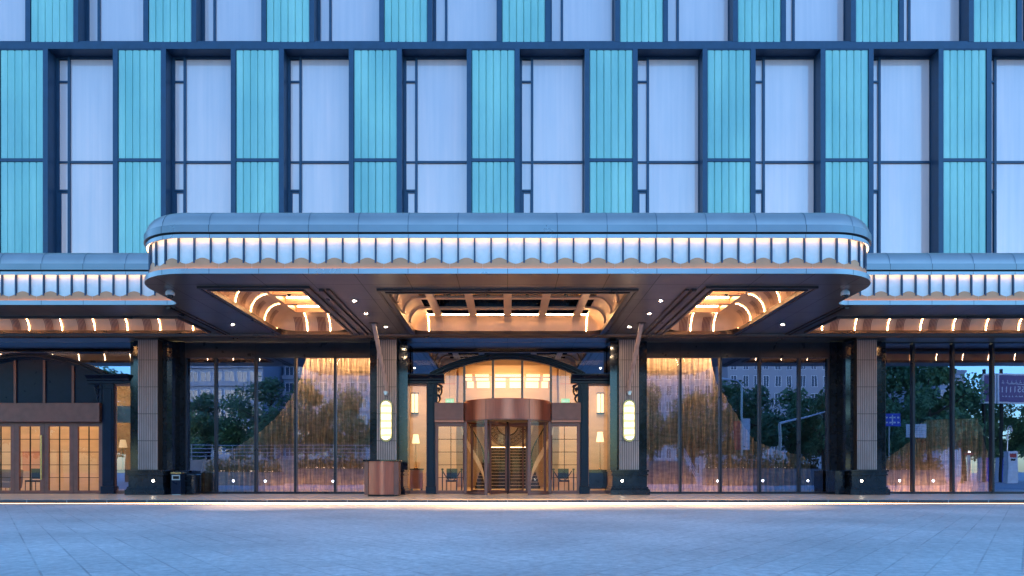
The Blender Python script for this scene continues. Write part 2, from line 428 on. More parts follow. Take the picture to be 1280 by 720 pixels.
def fill(pr, x0, ks):
    first = True
    for kk in ks:
        xc = x0 + kk*PITCH
        for key in ('teal', 'frame', 'win'):
            for o in (pr[key] if key == 'teal' else [pr[key]]):
                xx = xc + (GW/2+FR if key == 'win' else 0)
                c = o if first else inst(o, tower, (0,0,0))
                c.location = (xx, 0, -6)
        first = False
fill(lo, -.5625, range(-5, 6)); fill(hi, .625, range(-5, 6))

# ------------------------------------------------------------------ canopies
def arc(cx, cy, r, a0, a1, n):
    return [(cx+r*math.cos(a0+(a1-a0)*i/n), cy+r*math.sin(a0+(a1-a0)*i/n), math.cos(a0+(a1-a0)*i/n), math.sin(a0+(a1-a0)*i/n)) for i in range(n+1)]
FY = -9.363; W9 = 9.9; RC = 1.6; SY = -6.07; FIL = .35
def main_path(y_end=SY-FIL):
    pth = [(-W9, y_end, -1, 0)]
    pth += arc(-W9+RC, FY+RC, RC, PI, 1.5*PI, 14)
    nmid = 12
    for i in range(1, nmid): pth.append((-W9+RC+(2*(W9-RC))*i/nmid, FY, 0, -1))
    pth += arc(W9-RC, FY+RC, RC, 1.5*PI, 2*PI, 14)
    pth.append((W9, y_end, 1, 0))
    return pth
def side_path(s):
    pth = [(s*32, SY, 0, -1), (s*20, SY, 0, -1), (s*(W9+FIL), SY, 0, -1)]
    for i in range(1, 7):
        a = .5*PI*i/6
        # concave fillet: centre (W9+FIL, SY-FIL)
        pth.append((s*(W9+FIL-FIL*math.sin(a)), SY-FIL+FIL*math.cos(a), s*math.sin(a), -math.cos(a)))
    return pth
def lens(path):
    L = [0]
    for a, b in zip(path, path[1:]): L.append(L[-1]+math.hypot(b[0]-a[0], b[1]-a[1]))
    return L
def at_len(path, L, s):
    s = min(max(s, 0), L[-1])
    for i in range(len(L)-1):
        if L[i+1] >= s:
            t = (s-L[i])/max(1e-9, L[i+1]-L[i]); a, b = path[i], path[i+1]
            nx = a[2]+(b[2]-a[2])*t; ny = a[3]+(b[3]-a[3])*t; q = math.hypot(nx, ny) or 1
            return (a[0]+(b[0]-a[0])*t, a[1]+(b[1]-a[1])*t, nx/q, ny/q)
ZS1 = 6.155; ZV = 6.308; ZH = 6.461; ZP1 = 6.941; ZB0 = 7.08; ZB1 = 7.268
PP = .4235
def fascia(parent, path, s_mid, phase, s_rng):
    """all fascia parts along a path; s_mid = arc length of a mullion"""
    L = lens(path)
    mb = MB(); mb.sweep(path, [(0, SOF), (0, ZS1), (-.30, ZS1), (-.30, SOF+.02)]); mb.build('edge_strip', M['strip'], parent, smooth=True)
    mb = MB(); mb.sweep(path, [(-.03, ZP1), (-.03, 7.04), (-.26, 7.04), (-.26, 6.985), (-.045, 6.985), (-.045, ZP1)]); mb.build('upper_strip', M['strip'], parent, smooth=True)
    mb = MB(); mb.sweep(path, [(-.07, 7.042), (-.07, ZB0), (-.3, ZB0), (-.3, 7.042)]); mb.build('shadow_gap', M['iron'], parent, smooth=True)
    mb = MB(); mb.sweep(path, [(.02, ZB0+.002), (.02, ZB1), (-.3, ZB1), (-.3, ZB0+.002)]); mb.build('cornice_band', M['band'], parent, smooth=True)
    # seams in the band / strip
    s = s_mid % 1.27
    while s < L[-1]:
        x, y, nx, ny = at_len(path, L, s)
        tx, ty = -ny, nx
        for (o, za, zb) in ((.0215, ZB0+.004, ZB1-.003), (-.0285, ZP1+.003, 7.037), (.0015, SOF+.003, ZS1-.003)):
            q = [(x+nx*o+tx*w, y+ny*o+ty*w, z) for w, z in ((-.006, za), (.006, za), (.006, zb), (-.006, zb))]
            if s_rng[0] < s < s_rng[1]: mb = MB(); mb.quad(*q); mb.build('panel_seam', M['iron'], parent)
        s += 1.27
    # roof: quarter round
    prof = [(.0, ZB1+.002)] + [(-.02-.45*(1-math.cos(a)), ZB1+.003+.45*math.sin(a)) for a in [PI/2*i/8 for i in range(9)]] + [(-.62, ZB1+.452), (-.62, ZB1+.002)]
    mb = MB(); mb.sweep(path, prof); mb.build('rounded_roof', M['roof'], parent, smooth=True)
    s = s_mid % 1.27
    while s < L[-1]:
        x, y, nx, ny = at_len(path, L, s); tx, ty = -ny, nx
        pts = [(-.02-.45*(1-math.cos(a))+.006*math.cos(a), ZB1+.003+.45*math.sin(a)+.006*math.sin(a)) for a in [PI/2*i/8 for i in range(9)]]
        rows = [[(x+nx*o+tx*w, y+ny*o+ty*w, z) for o, z in pts] for w in (-.012, .012)]
        mb = MB(); mb.grid(rows); s += 1.27
        if s_rng[0] < s-1.27 < s_rng[1]: mb.build('roof_seam', M['band'], parent)
    # hidden light line under the upper strip
    mb = MB(); mb.sweep(path, [(-.058, 6.968), (-.058, 6.982), (-.08, 6.982), (-.08, 6.968)]); mb.build('light_strip', M['led_panel'], parent)
    mb = MB(); mb.sweep(path, [(-.060, ZS1+.001), (-.060, ZS1+.006), (-.088, ZS1+.006), (-.088, ZS1+.001)]); mb.build('ledge_light', M['led_ledge'], parent)
    # panels, mullions, scalloped valance
    kmin = math.ceil((s_rng[0]-s_mid)/PP); kmax = math.floor((s_rng[1]-s_mid)/PP)
    def pts(sa, sb, o):
        n = 4
        return [(lambda q: (q[0]+q[2]*o, q[1]+q[3]*o))(at_len(path, L, sa+(sb-sa)*i/n)) for i in range(n+1)]
    for kk in range(kmin-1, kmax+1):
        sa, sb = s_mid+kk*PP, s_mid+(kk+1)*PP
        sa, sb = max(sa, s_rng[0]), min(sb, s_rng[1])
        if sb-sa < .05: continue
        P = pts(sa, sb, -.15)
        mb = MB(); mb.grid([[(x, y, 6.2) for x, y in P], [(x, y, 6.984) for x, y in P]]); mb.build('light_panel', M['panel'], parent)
    for kk in range(kmin, kmax+1):
        x, y, nx, ny = at_len(path, L, s_mid+kk*PP); tx, ty = -ny, nx
        mb = MB()
        A = [(x+nx*o+tx*w, y+ny*o+ty*w) for o, w in ((-.09,-.020), (-.09,.020), (-.148,.020), (-.148,-.020))]
        mb.prism(A, ZV+.02, ZP1+.03, 'z'); mb.build('mullion', M['navy'], parent)
    for kk in range(kmin-1, kmax+2):
        if (kk - phase) % 2: continue
        sa, sb = max(s_rng[0], s_mid+(kk-.5)*PP), min(s_rng[1], s_mid+(kk+1.5)*PP)
        if sb-sa < .05: continue
        mb = MB(); n = 14; lo_, hi_ = [], []
        for i in range(n+1):
            s = sa+.003+(sb-sa-.006)*i/n; q = at_len(path, L, s)
            ph = (s - (s_mid+(kk+.5)*PP))/(2*PP)
            zt = (ZV+ZH)/2 + (ZH-ZV)/2*math.cos(2*PI*ph)
            lo_.append((q[0]-q[2]*.105, q[1]-q[3]*.105, ZS1-.02)); hi_.append((q[0]-q[2]*.105, q[1]-q[3]*.105, zt))
        mb.grid([lo_, hi_]); mb.build('scalloped_valance', M['valance'], parent)

def soffit_sheet(outer, holes, parent, z=SOF):
    bm = bmesh.new(); edges = []
    for loop in [outer] + holes:
        v = [bm.verts.new((x, y, z)) for x, y in loop]
        for i in range(len(v)): edges.append(bm.edges.new((v[i], v[(i+1) % len(v)])))
    bmesh.ops.triangle_fill(bm, use_beauty=True, use_dissolve=True, edges=edges)
    mb = MB(); mb.bm.free(); mb.bm = bm
    return mb.build('soffit', M['soffit'], parent)

def rrect(x0, x1, y0, y1, r, n=5):
    r = max(r, .02); out = []
    for cx, cy, a in ((x1-r, y1-r, 0), (x0+r, y1-r, PI/2), (x0+r, y0+r, PI), (x1-r, y0+r, 1.5*PI)):
        out += [(cx+r*math.cos(a+PI/2*i/n), cy+r*math.sin(a+PI/2*i/n)) for i in range(n+1)]
    return out
def cove_prof(r, z0, n=8):
    return [(r*(1-math.cos(PI/2*i/n)), z0+r*math.sin(PI/2*i/n)) for i in range(n+1)]
def coffer(parent, x0, x1, y0, y1, r=.58, mode='lit', corner=.75, mould=True, up=.05):
    z0 = SOF + up
    c = bpy.data.objects.new('coffer', None); COL.objects.link(c); c.parent = parent
    # mouldings round the opening (stepped)
    def ring(a, b, zlo, zhi, mat, nm):
        mb = MB()
        for (ax0, ax1, ay0, ay1) in ((x0-b, x1+b, y0-b, y0-a), (x0-b, x1+b, y1+a, y1+b), (x0-b, x0-a, y0-a, y1+a), (x1+a, x1+b, y0-a, y1+a)):
            mb.box(ax0, ax1, ay0, ay1, zlo, zhi)
        return mb.build(nm, mat, c)
    ring(0.0, .07, SOF-.075, z0+.02, M['bronze'], 'inner_moulding')
    if mould:
        ring(.072, .20, SOF-.035, SOF+.01, M['soffit'], 'flat_moulding')
        ring(.202, .27, SOF-.06, SOF+.01, M['bronze'], 'outer_moulding')
    pr = cove_prof(r, z0)
    mb = MB(); rows = [[(x, y, z) for x, y in rrect(x0+i, x1-i, y0+i, y1-i, max(.03, corner-i*.8))] for i, z in pr]
    V = mb.grid(rows, close=True)
    mb.build('cove', M['copper_cove'], c, smooth=True)
    ix0, ix1, iy0, iy1 = x0+r, x1-r, y0+r, y1-r; zt = z0+r
    mb = MB()
    q = rrect(ix0-.05, ix1+.05, iy0-.05, iy1+.05, .1)
    mb.bm.faces.new([mb.bm.verts.new((x, y, zt+.32)) for x, y in q])
    mb.grid([[(x, y, zt-.01) for x, y in q], [(x, y, zt+.32) for x, y in q]], close=True)
    mb.build('coffer_ceiling', M['black'] if mode == 'dark' else M['copper_cove'], c)
    def rib_x(y, w, t=.07):      # rib running along x at given y, following both coves
        pts = [(x0+i, z) for i, z in pr] + [(x1-i, z) for i, z in reversed(pr)]
        inn = [(x0+i+t*math.cos(PI/2*k/8), z-t*math.sin(PI/2*k/8)) for k, (i, z) in enumerate(pr)]
        inn += [(x1-(a-x0), z) for a, z in reversed(inn)]
        mb = MB()
        for (a, b) in ((0, 1),):
            rows = [[(p[0], y-w/2, p[1]+.004) for p in pts], [(p[0], y-w/2, p[1]) for p in inn], [(p[0], y+w/2, p[1]) for p in inn], [(p[0], y+w/2, p[1]+.004) for p in pts]]
            mb.grid(rows)
        return mb
    def rib_y(x, w, t=.075):
        pts = [(y0+i, z) for i, z in pr] + [(y1-i, z) for i, z in reversed(pr)]
        inn = [(y0+i+t*math.cos(PI/2*k/8), z-t*math.sin(PI/2*k/8)) for k, (i, z) in enumerate(pr)]
        inn += [(y1-(a-y0), z) for a, z in reversed(inn)]
        mb = MB()
        rows = [[(x-w/2, p[0], p[1]+.004) for p in pts], [(x-w/2, p[0], p[1]) for p in inn], [(x+w/2, p[0], p[1]) for p in inn], [(x+w/2, p[0], p[1]+.004) for p in pts]]
        mb.grid(rows); return mb
    def led_arc(side, t, w=.013):   # thin light line across the cove
        mb = MB(); a, b = [], []
        for i, z in pr:
            n = (z-z0)/r; h = 1-i/r      # nudge inward
            i2, z2 = i+.012*h+.004, z-.012*n-.004
            if side == 'rear': a.append((t-w/2, y1-i2, z2)); b.append((t+w/2, y1-i2, z2))
            if side == 'front': a.append((t-w/2, y0+i2, z2)); b.append((t+w/2, y0+i2, z2))
            if side == 'left': a.append((x0+i2, t-w/2, z2)); b.append((x0+i2, t+w/2, z2))
            if side == 'right': a.append((x1-i2, t-w/2, z2)); b.append((x1-i2, t+w/2, z2))
        mb.grid([a, b]); return mb
    def bracket(side, t, w=.30):    # pleated bracket on the cove
        mb = MB()
        for j in range(6):
            u0 = t-w/2+w*j/6; u1 = u0+w/6*.55; a, b = [], []
            for i, z in pr[:6]:
                n = (z-z0)/r; h = 1-i/r; i2, z2 = i+.04*h+.004, z-.04*n-.004
                if side == 'rear': a.append((u0, y1-i2, z2)); b.append((u1, y1-i2, z2))
                if side == 'left': a.append((x0+i2, u0, z2)); b.append((x0+i2, u1, z2))
                if side == 'right': a.append((x1-i2, u0, z2)); b.append((x1-i2, u1, z2))
            mb.grid([a, b])
        return mb
    if mode == 'dark':
        for x in (-2.46, -1.23, 0, 1.23, 2.46):
            rib_y(x, .26).build('rib', M['copper_cove'], c, smooth=True)
            bracket('rear', x, .26).build('pleated_bracket', M['brown'], c)
        n = 3
        for i in range(1, n+1):
            y = y0 + (y1-y0)*i/(n+1) ; rib_x(y, .24, .06).build('rib', M['copper_cove'], c, smooth=True)
        mb = MB()      # light outline on the rear cove
        za = z0+.50; ii = r*(1-math.cos(math.asin(min(1, .50/r))))
        mb.box(x0+.5, x1-.5, y1-ii-.045, y1-ii-.025, za, za+.018)
        mb.build('light_line', M['led_strong'], c)
        for x in (x0+.5, x1-.5):
            led_arc('rear', x).build('light_line', M['led_strong'], c)
    elif mode == 'lit':
        # rim frame round the cells + cross ribs
        mb = MB(); w = .16
        mb.box(ix0, ix0+w, iy0, iy1, zt-.06, zt+.1); mb.box(ix1-w, ix1, iy0, iy1, zt-.06, zt+.1)
        mb.box(ix0+w, ix1-w, iy0, iy0+w, zt-.06, zt+.1); mb.box(ix0+w, ix1-w, iy1-w, iy1, zt-.06, zt+.1)
        ny = 4
        cells = []
        for i in range(1, ny):
            yy = iy0+(iy1-iy0)*i/ny; mb.box(ix0+w, ix1-w, yy-.1, yy+.1, zt-.055, zt+.1)
        mb.build('rib_frame', M['copper_cove'], c)
        for i in range(ny):
            ya = iy0+(iy1-iy0)*i/ny; yb = iy0+(iy1-iy0)*(i+1)/ny
            mb = MB(); mb.box(ix0+w+.05, ix1-w-.05, yb-.14, yb-.11, zt+.13, zt+.19); mb.build('light_line', M['led_cell'], c)
        t = y0+.45; j = 0
        while t < y1-.5:
            led_arc('left', t).build('light_line', M['led_line'], c); led_arc('right', t).build('light_line', M['led_line'], c)
            bracket('left', t+.5).build('pleated_bracket', M['brown'], c); bracket('right', t+.5).build('pleated_bracket', M['brown'], c)
            t += 1.25
        for x in (x0+.62+.33, x1-.62-.12):
            led_arc('rear', x).build('light_line', M['led_line'], c)
            bracket('rear', x-.28).build('pleated_bracket', M['brown'], c)
    else:   # long side coffer
        s = mode
        t = abs(x0 if s > 0 else x1) + .55
        while t < 31:
            led_arc('rear', s*t).build('light_line', M['led_line'], c)
            led_arc('front', s*t).build('light_line', M['led_line'], c)
            bracket('rear', s*(t+.42)).build('pleated_bracket', M['brown'], c)
            t += 1.177
    return c

mainc = empty('entrance_canopy', 'large central canopy with rounded corners, glowing fascia and three coffers, projecting over the drive', 'canopy', (0,0,0))
mp = main_path(); Lm = lens(mp)
fascia(mainc, mp, Lm[-1]/2, 1, (0.02, Lm[-1]-.02))
outer = [(-W9, 0)] + [(x, y) for x, y, _, _ in mp] + [(W9, 0)]
h_c = (-3.35, 3.35, -7.63, -1.93); h_l = (-8.2, -5.68, -7.9, -1.93); h_r = (5.68, 8.2, -7.9, -1.93)
rect = lambda h: [(h[0], h[2]), (h[1], h[2]), (h[1], h[3]), (h[0], h[3])]
soffit_sheet(outer, [rect(h_c), rect(h_l), rect(h_r)], mainc)
coffer(mainc, *h_c, mode='dark', r=.52, corner=.40); coffer(mainc, *h_l); coffer(mainc, *h_r)
mb = MB()
mb.prism([(-W9+.5, 0-.01), (-W9+.5, FY+RC), (-W9+RC, FY+.55), (W9-RC, FY+.55), (W9-.5, FY+RC), (W9-.5, -.01)], ZB1+.2, ZB1+.44, 'z')
mb.build('roof_deck', M['roof'], mainc)
for s in (-1, 1):      # long mouldings between the zones
    for xa, xb, ya, dz in ((4.92, 5.02, -7.9, .05), (5.10, 5.22, -7.9, .07), (10.16, 10.24, -5.9, .05), (10.30, 10.42, -5.9, .07)):
        mb = MB(); mb.box(s*xa, s*xb, ya, -.95, SOF-dz, SOF+.01); mb.build('zone_moulding', M['bronze'], mainc)
prof = [(-1.55 + .16*math.cos(a), SOF-.01 - .12*math.sin(a)) for a in [PI*i/10 for i in range(11)]]
mb = MB(); mb.prism([(y, z) for y, z in prof], -9.88, 9.88, 'x'); mb.build('rear_moulding', M['bronze'], mainc, smooth=True)
sides = []
for s, word in ((-1, 'left'), (1, 'right')):
    sc = empty('side_canopy', f'lower glowing canopy wing with scalloped fascia on the {word} of the main canopy', 'canopy', (0,0,0))
    pth = side_path(s); L = lens(pth)
    # mullion at x = -11.58
    smid = 32-11.58
    fascia(sc, pth, smid, 0, (32-27.5, L[-1]-.02))
    outer = [(x, y) for x, y, _, _ in pth] + [(s*W9, -.0), (s*32, -.0)]
    hx = (-31, -10.75) if s < 0 else (10.75, 31)
    h = (*hx, -4.5, -2.15)
    soffit_sheet(outer, [rect(h)], sc)
    coffer(sc, *h, mode=s, r=.6, corner=.1, mould=False, up=.03)
    mb = MB(); mb.box(s*(W9+.02), s*32, SY+.5, -.01, ZB1+.2, ZB1+.44); mb.build('roof_deck', M['roof'], sc)
    mb = MB(); mb.prism([(y, z) for y, z in prof], s*9.89, s*32, 'x'); mb.build('rear_moulding', M['bronze'], sc, smooth=True)

def beam(o, dz, e, tilt):
    ld = bpy.data.lights.new('beam', 'SPOT'); ld.energy = e; ld.color = (1., .60, .28); ld.spot_size = math.radians(42); ld.spot_blend = 1.; ld.shadow_soft_size = .05
    lo_ = bpy.data.objects.new('beam', ld); COL.objects.link(lo_); lo_.parent = o; lo_.location = (0, 0, dz); lo_.rotation_euler = (math.radians(tilt), 0, 0)
# downlights
def downlight(x, y, label, on=True, r=.062):
    o = empty('downlight', label, 'ceiling light', (x, y, SOF-.004), group='downlights in the canopy soffit')
    mb = MB(); mb.lathe((0,0,0), [(r*.7, -.001), (r, -.012), (r*1.15, -.006), (r*1.15, 0)], 20, cap=False); mb.build('trim_ring', M['bronze'], o, smooth=True)
    mb = MB(); mb.lathe((0,0,0), [(.001, -.004), (r*.7, -.004)], 20, cap=False); mb.build('lens', M['down'], o)
    return o
for s, wd in ((-1, 'left'), (1, 'right')):
    for y, nm in ((-6.55, 'foremost'), (-4.9, 'middle')):
        dl = downlight(s*4.53, y, f'{nm} small downlight in the soffit beside the {wd} of the central coffer')
        if y < -6: beam(dl, -.03, 2600, -5)
    downlight(s*4.25, -2.9, f'rearmost downlight in the soffit by the foot of the {wd} strut')
    downlight(s*9.43, -3.3, f'lone downlight in the soffit outside the {wd} lit coffer')
def coffer_spot(x, label):
    o = empty('coffer_spotlight', label, 'ceiling light', (x, -5.2, SOF+.54), group='spotlights recessed in the coffers')
    mb = MB(); mb.lathe((0,0,0), [(.04, -.05), (.05, -.06), (.055, 0), (.04, 0)], 16, cap=False); mb.build('housing', M['iron'], o, smooth=True)
    mb = MB(); mb.lathe((0,0,-.03), [(.001, 0), (.04, 0)], 16, cap=False); mb.build('lens', M['spot'], o)
    beam(o, -.07, 3400, -17)
for x, nm in ((-1.85, 'left outer cell'), (-.62, 'left inner cell'), (.62, 'right inner cell'), (1.85, 'right outer cell')):
    coffer_spot(x, f'small spotlight in the {nm} of the central coffer')
for s, wd in ((-1, 'left'), (1, 'right')):
    coffer_spot(s*6.9, f'small spotlight added to light the kerb from the {wd} lit coffer')  # added lamps that widen the warm glow along the kerb
for s, wd in ((-1, 'left'), (1, 'right')):
    o = empty('security_camera', f'white dome security camera under the {wd} front corner of the canopy', 'camera', (s*9.40, -7.75, SOF))
    mb = MB(); mb.lathe((0,0,0), [(.075, 0), (.085, -.02), (.115, -.05), (.12, -.13), (.105, -.14)], 24); mb.build('housing', M['white'], o, smooth=True)
    mb = MB(); mb.lathe((0,0,-.142), [(.09*math.cos(a), -.09*math.sin(a)) for a in [PI/2*i/8*.97 for i in range(9)]], 24); mb.build('dome', M['black'], o, smooth=True)

# ------------------------------------------------------------------ columns, struts, sconces
def column(cx, label, ext):
    o = empty('column', label, 'column', (cx, 0, FLOOR), group='fluted columns along the facade')
    w = .375; yf = -1.12; z1 = SOF-FLOOR-.10
    mb = MB(); mb.box(-w, w, yf+.03, -.14, .0, z1); mb.build('shaft_core', M['bronze'], o); mb = MB()
    n = 11; st = 2*w/n
    zj = [.93, 1.96, 2.98, 4.0, 5.02]
    zs = [.93]+[2.02, 3.03, 4.04, 5.05]+[z1]
    for j in range(n):
        xa = -w+j*st
        for za, zb in zip(zs, zs[1:]):
            mb.box(xa+.016, xa+st-.016, yf, yf+.029, za+.012, zb-.012)
    mb.build('shaft', M['column'], o)
    mb = MB(); mb.box(-w-.30, -w-.003, -.85, -.14, .93, z1); mb.box(w+.003, w+.36, -.75, -.14, .93, z1); mb.build('side_slab', M['black'], o)
    mb = MB()
    for (dx, ya, za, zb) in ((.36, -1.36, 0, .2), (.33, -1.33, .202, .235), (.31, -1.30, .237, .30), (.27, -1.26, .302, .72), (.31, -1.30, .722, .775), (.28, -1.28, .777, .86), (.33, -1.33, .862, .92)):
        mb.box(-w-dx, w+dx, ya, -.13, za, zb)
    if ext: mb.box(ext*(w+.362), ext*(w+.72), -.9, -.13, 0, .9)
    mb.build('plinth', M['black'], o, bevel=.006)
    mb = MB(); mb.box(-w-.06, w+.06, yf-.06, -.13, z1, z1+.08); mb.build('capital', M['bronze'], o, bevel=.01)
    mb = MB(); mb.lathe((0,0,0), [(.001, 0), (.045, 0)], 16, cap=False)
    q = mb.build('plinth_light', M['spot'], o); q.rotation_euler = (PI/2, 0, 0); q.location = (.28 if cx < 0 else -.28, -1.263, .52)
    return o
column(X(184.5, 25.88), 'fluted grey column on a black plinth between the side doors and the left windows', 1)
column(-4.53, 'fluted grey column bearing a lit sconce behind the copper podium', 0)
column(4.55, 'fluted grey column bearing a lit sconce right of the revolving door', 0)
column(X(1084, 25.88), 'fluted grey column without a sconce between the two right-hand window walls', -1)
for s, wd in ((-1, 'left'), (1, 'right')):
    o = empty('strut', f'slanting grey steel strut from the {wd} sconce column to the soffit', 'strut', (s*4.53, -1.13, 3.9))
    mb = MB(); mb.tube([(s*-.05, -.16, .1), (s*.03, -2.37, SOF-3.9)], .075, 14); mb.build('rod', M['column'], o, smooth=True)
    mb = MB(); mb.box(-.05, .05, -.22, .05, -.08, .08); mb.tube([(-.09, -.13, .04), (.09, -.13, .04)], .05, 10); mb.build('pin_bracket', M['steel'], o, bevel=.01)
    mb = MB(); mb.lathe((s*.03, -2.37, SOF-3.9-.012), [(.16, 0), (.16, .01)], 20); mb.build('ceiling_plate', M['bronze'], o)
    # wall sconce
    o = empty('wall_sconce', f'lit capsule-shaped crystal sconce on the column {"behind the podium" if s<0 else "right of the revolving door"}', 'sconce', (s*4.535, -1.125, Z(526, 25.85)))
    hw, hh = .165, .72
    def capsule(r, h, n=12):
        return [(r*math.cos(PI*i/n), h-r+r*math.sin(PI*i/n)) for i in range(n+1)] + [(-r*math.cos(PI*i/n), -h+r-r*math.sin(PI*i/n)) for i in range(n+1)]
    mb = MB(); mb.prism(capsule(.235, .79), -.05, 0); mb.build('back_plate', M['bronze'], o, smooth=True)
    mb = MB(); co, ci = capsule(.225, .78), capsule(.19, .745)
    mb.grid([[(x, -.052, z) for x, z in ci], [(x, -.09, z) for x, z in ci], [(x, -.09, z) for x, z in co], [(x, -.052, z) for x, z in co]], close=True)
    mb.build('rim', M['brass'], o, smooth=True)
    mb = MB()
    n = 9
    for j in range(n):
        a = PI*(j+.5)/n; x = .165*math.cos(a); y = -.07-.07*math.sin(a); zt = .72-.165+math.sqrt(max(0, .165**2-x*x))
        mb.tube([(x, y, -zt), (x, y, zt)], .028, 6)
    mb.build('crystal_tubes', M['sconce'], o, smooth=True)

# ------------------------------------------------------------------ ground floor walls
piers = [(-14.67, -12.58, 'dark polished stone pier behind the left fluted column'), (-5.31, -4.10, 'dark polished stone pier behind the podium column'),
         (4.10, 5.34, 'dark polished stone pier behind the right sconce column'), (12.55, 14.69, 'dark polished stone pier between the right window walls')]
for a, b, lab in piers:
    mb = MB(); mb.box(a, b, -.12, .5, FLOOR, SOF-.003)
    tag(mb.build('stone_pier', M['black']), lab, 'pier')

def window_wall(x0, x1, mull, ztop, header, label):
    o = empty('window_wall', label, 'window wall', ((x0+x1)/2, 0, FLOOR)); ox = (x0+x1)/2
    def B(): return MB()
    def fin(mb, n, m, **k):
        q = mb.build(n, m, o, **k); q.location = (-ox, 0, -FLOOR); return q
    mb = B(); mb.box(x0, x1, -.08, .1, FLOOR, .19); fin(mb, 'sill', M['header'])
    mb = B(); mb.box(x0, x0+.05, -.06, .1, .19, ztop); mb.box(x1-.05, x1, -.06, .1, .19, ztop); fin(mb, 'jamb', M['header'])
    if header:
        mb = B(); mb.box(x0, x1, -.06, .1, ztop, SOF-.004); fin(mb, 'header', M['header'])
        mb = B()
        for m_ in mull: mb.box(m_-.006, m_+.006, -.063, -.0605, ztop+.01, SOF-.01)
        fin(mb, 'header_seam', M['iron'])
    xs = [x0+.05]+mull+[x1-.05]
    for m_ in mull:
        mb = B(); mb.box(m_-.045, m_+.045, -.10, .1, .19, ztop); fin(mb, 'mullion', M['header'], bevel=.006)
    for i, (a, b) in enumerate(zip(xs, xs[1:])):
        mb = B(); t = random.uniform(-.0015, .0015)
        ga, gb = a+(.045 if i else 0), b-(.045 if i < len(xs)-2 else 0)
        mb.quad((ga, t, .19), (gb, -t, .19), (gb, -t+t*.5, ztop), (ga, t+t*.5, ztop)); fin(mb, 'pane', M['glass_dark'])
    return o
window_wall(-12.58, -5.31, [X(p) for p in (270.4, 320.2, 369.8, 419.3)], 5.41, True, 'tall five-pane window wall with bead curtain left of the entrance, behind the bin')
window_wall(5.34, 12.55, [X(p) for p in (850, 900, 949, 998.4)], 5.41, True, 'tall five-pane window wall with bead curtain right of the entrance')
window_wall(14.69, 32, [X(1140.6)+1.547*i for i in range(11)], 5.99, False, 'full-height window wall without header at the far right under the side canopy')

# curtains ------------------------------------------------------
def curtain(x0, x1, edge, label, zb=.16, y=.75):
    """edge: list of (x, ztop) sorted in x"""
    mb = MB(); n = int((x1-x0)/.028); rows = []
    cols = []
    for i in range(n+1):
        x = x0+(x1-x0)*i/n
        zt = None
        for (xa, za), (xb, zb_) in zip(edge, edge[1:]):
            if xa <= x <= xb: t = (x-xa)/(xb-xa); zt = za+(zb_-za)*t
        if zt is None: zt = edge[0][1] if x < edge[0][0] else edge[-1][1]
        yy = y + .05*math.sin(x*2*PI/.21 + .8*math.sin(x*1.7)) + .02*math.sin(x*2*PI/.077)
        cols.append([(x, yy, zb+(zt-zb)*j/8) for j in range(9)])
    mb.grid(cols)
    return tag(mb.build('bead_curtain', M['curtain'], smooth=True), label, 'curtain')
dC = 27.75
def E(l): return [(X(a, dC), Z(b, dC)) for a, b in l]
curtain(X(250, dC), X(470, dC), E([(250, 600), (252, 578), (275, 570), (300, 556), (325, 540), (350, 517), (370, 487), (376, 470), (382, 449), (386, 440), (470, 440)]), 'gold bead curtain swept to one side behind the left window wall')
curtain(X(799, dC), X(1015, dC), E([(799, 440), (884, 440), (889, 449), (894, 475), (912, 505), (928, 530), (943, 551), (973, 563), (1004, 570), (1013, 580), (1015, 600)]), 'gold bead curtain swept to one side behind the right window wall')
curtain(X(1104, dC), X(1235, dC), E([(1104, 576), (1120, 565), (1140, 550), (1150, 530), (1158, 525), (1222, 523), (1229, 540), (1235, 575)]), 'short gold bead curtain low behind the far right window wall')

# rooms behind the glass -----------------------------------------
def room(name, x0, x1, y1, label, wall, z1=5.95, floor=None):
    o = empty(name, label, 'room', ((x0+x1)/2, .5, FLOOR)); ox = (x0+x1)/2
    def fin(mb, n, m):
        q = mb.build(n, m, o); q.location = (-ox, -.5, -FLOOR); return q
    mb = MB(); mb.quad((x0, y1, FLOOR), (x1, y1, FLOOR), (x1, y1, z1), (x0, y1, z1)); fin(mb, 'back_wall', wall)
    for x in (x0, x1):
        mb = MB(); mb.quad((x, .12, FLOOR), (x, y1, FLOOR), (x, y1, z1), (x, .12, z1)); fin(mb, 'side_wall', wall)
    mb = MB(); mb.quad((x0, .12, z1), (x1, .12, z1), (x1, y1, z1), (x0, y1, z1)); fin(mb, 'ceiling', wall)
    mb = MB(); mb.quad((x0, .12, FLOOR+.004), (x1, .12, FLOOR+.004), (x1, y1, FLOOR+.004), (x0, y1, FLOOR+.004)); fin(mb, 'floor', floor or M['darkfloor'])
    return o, fin
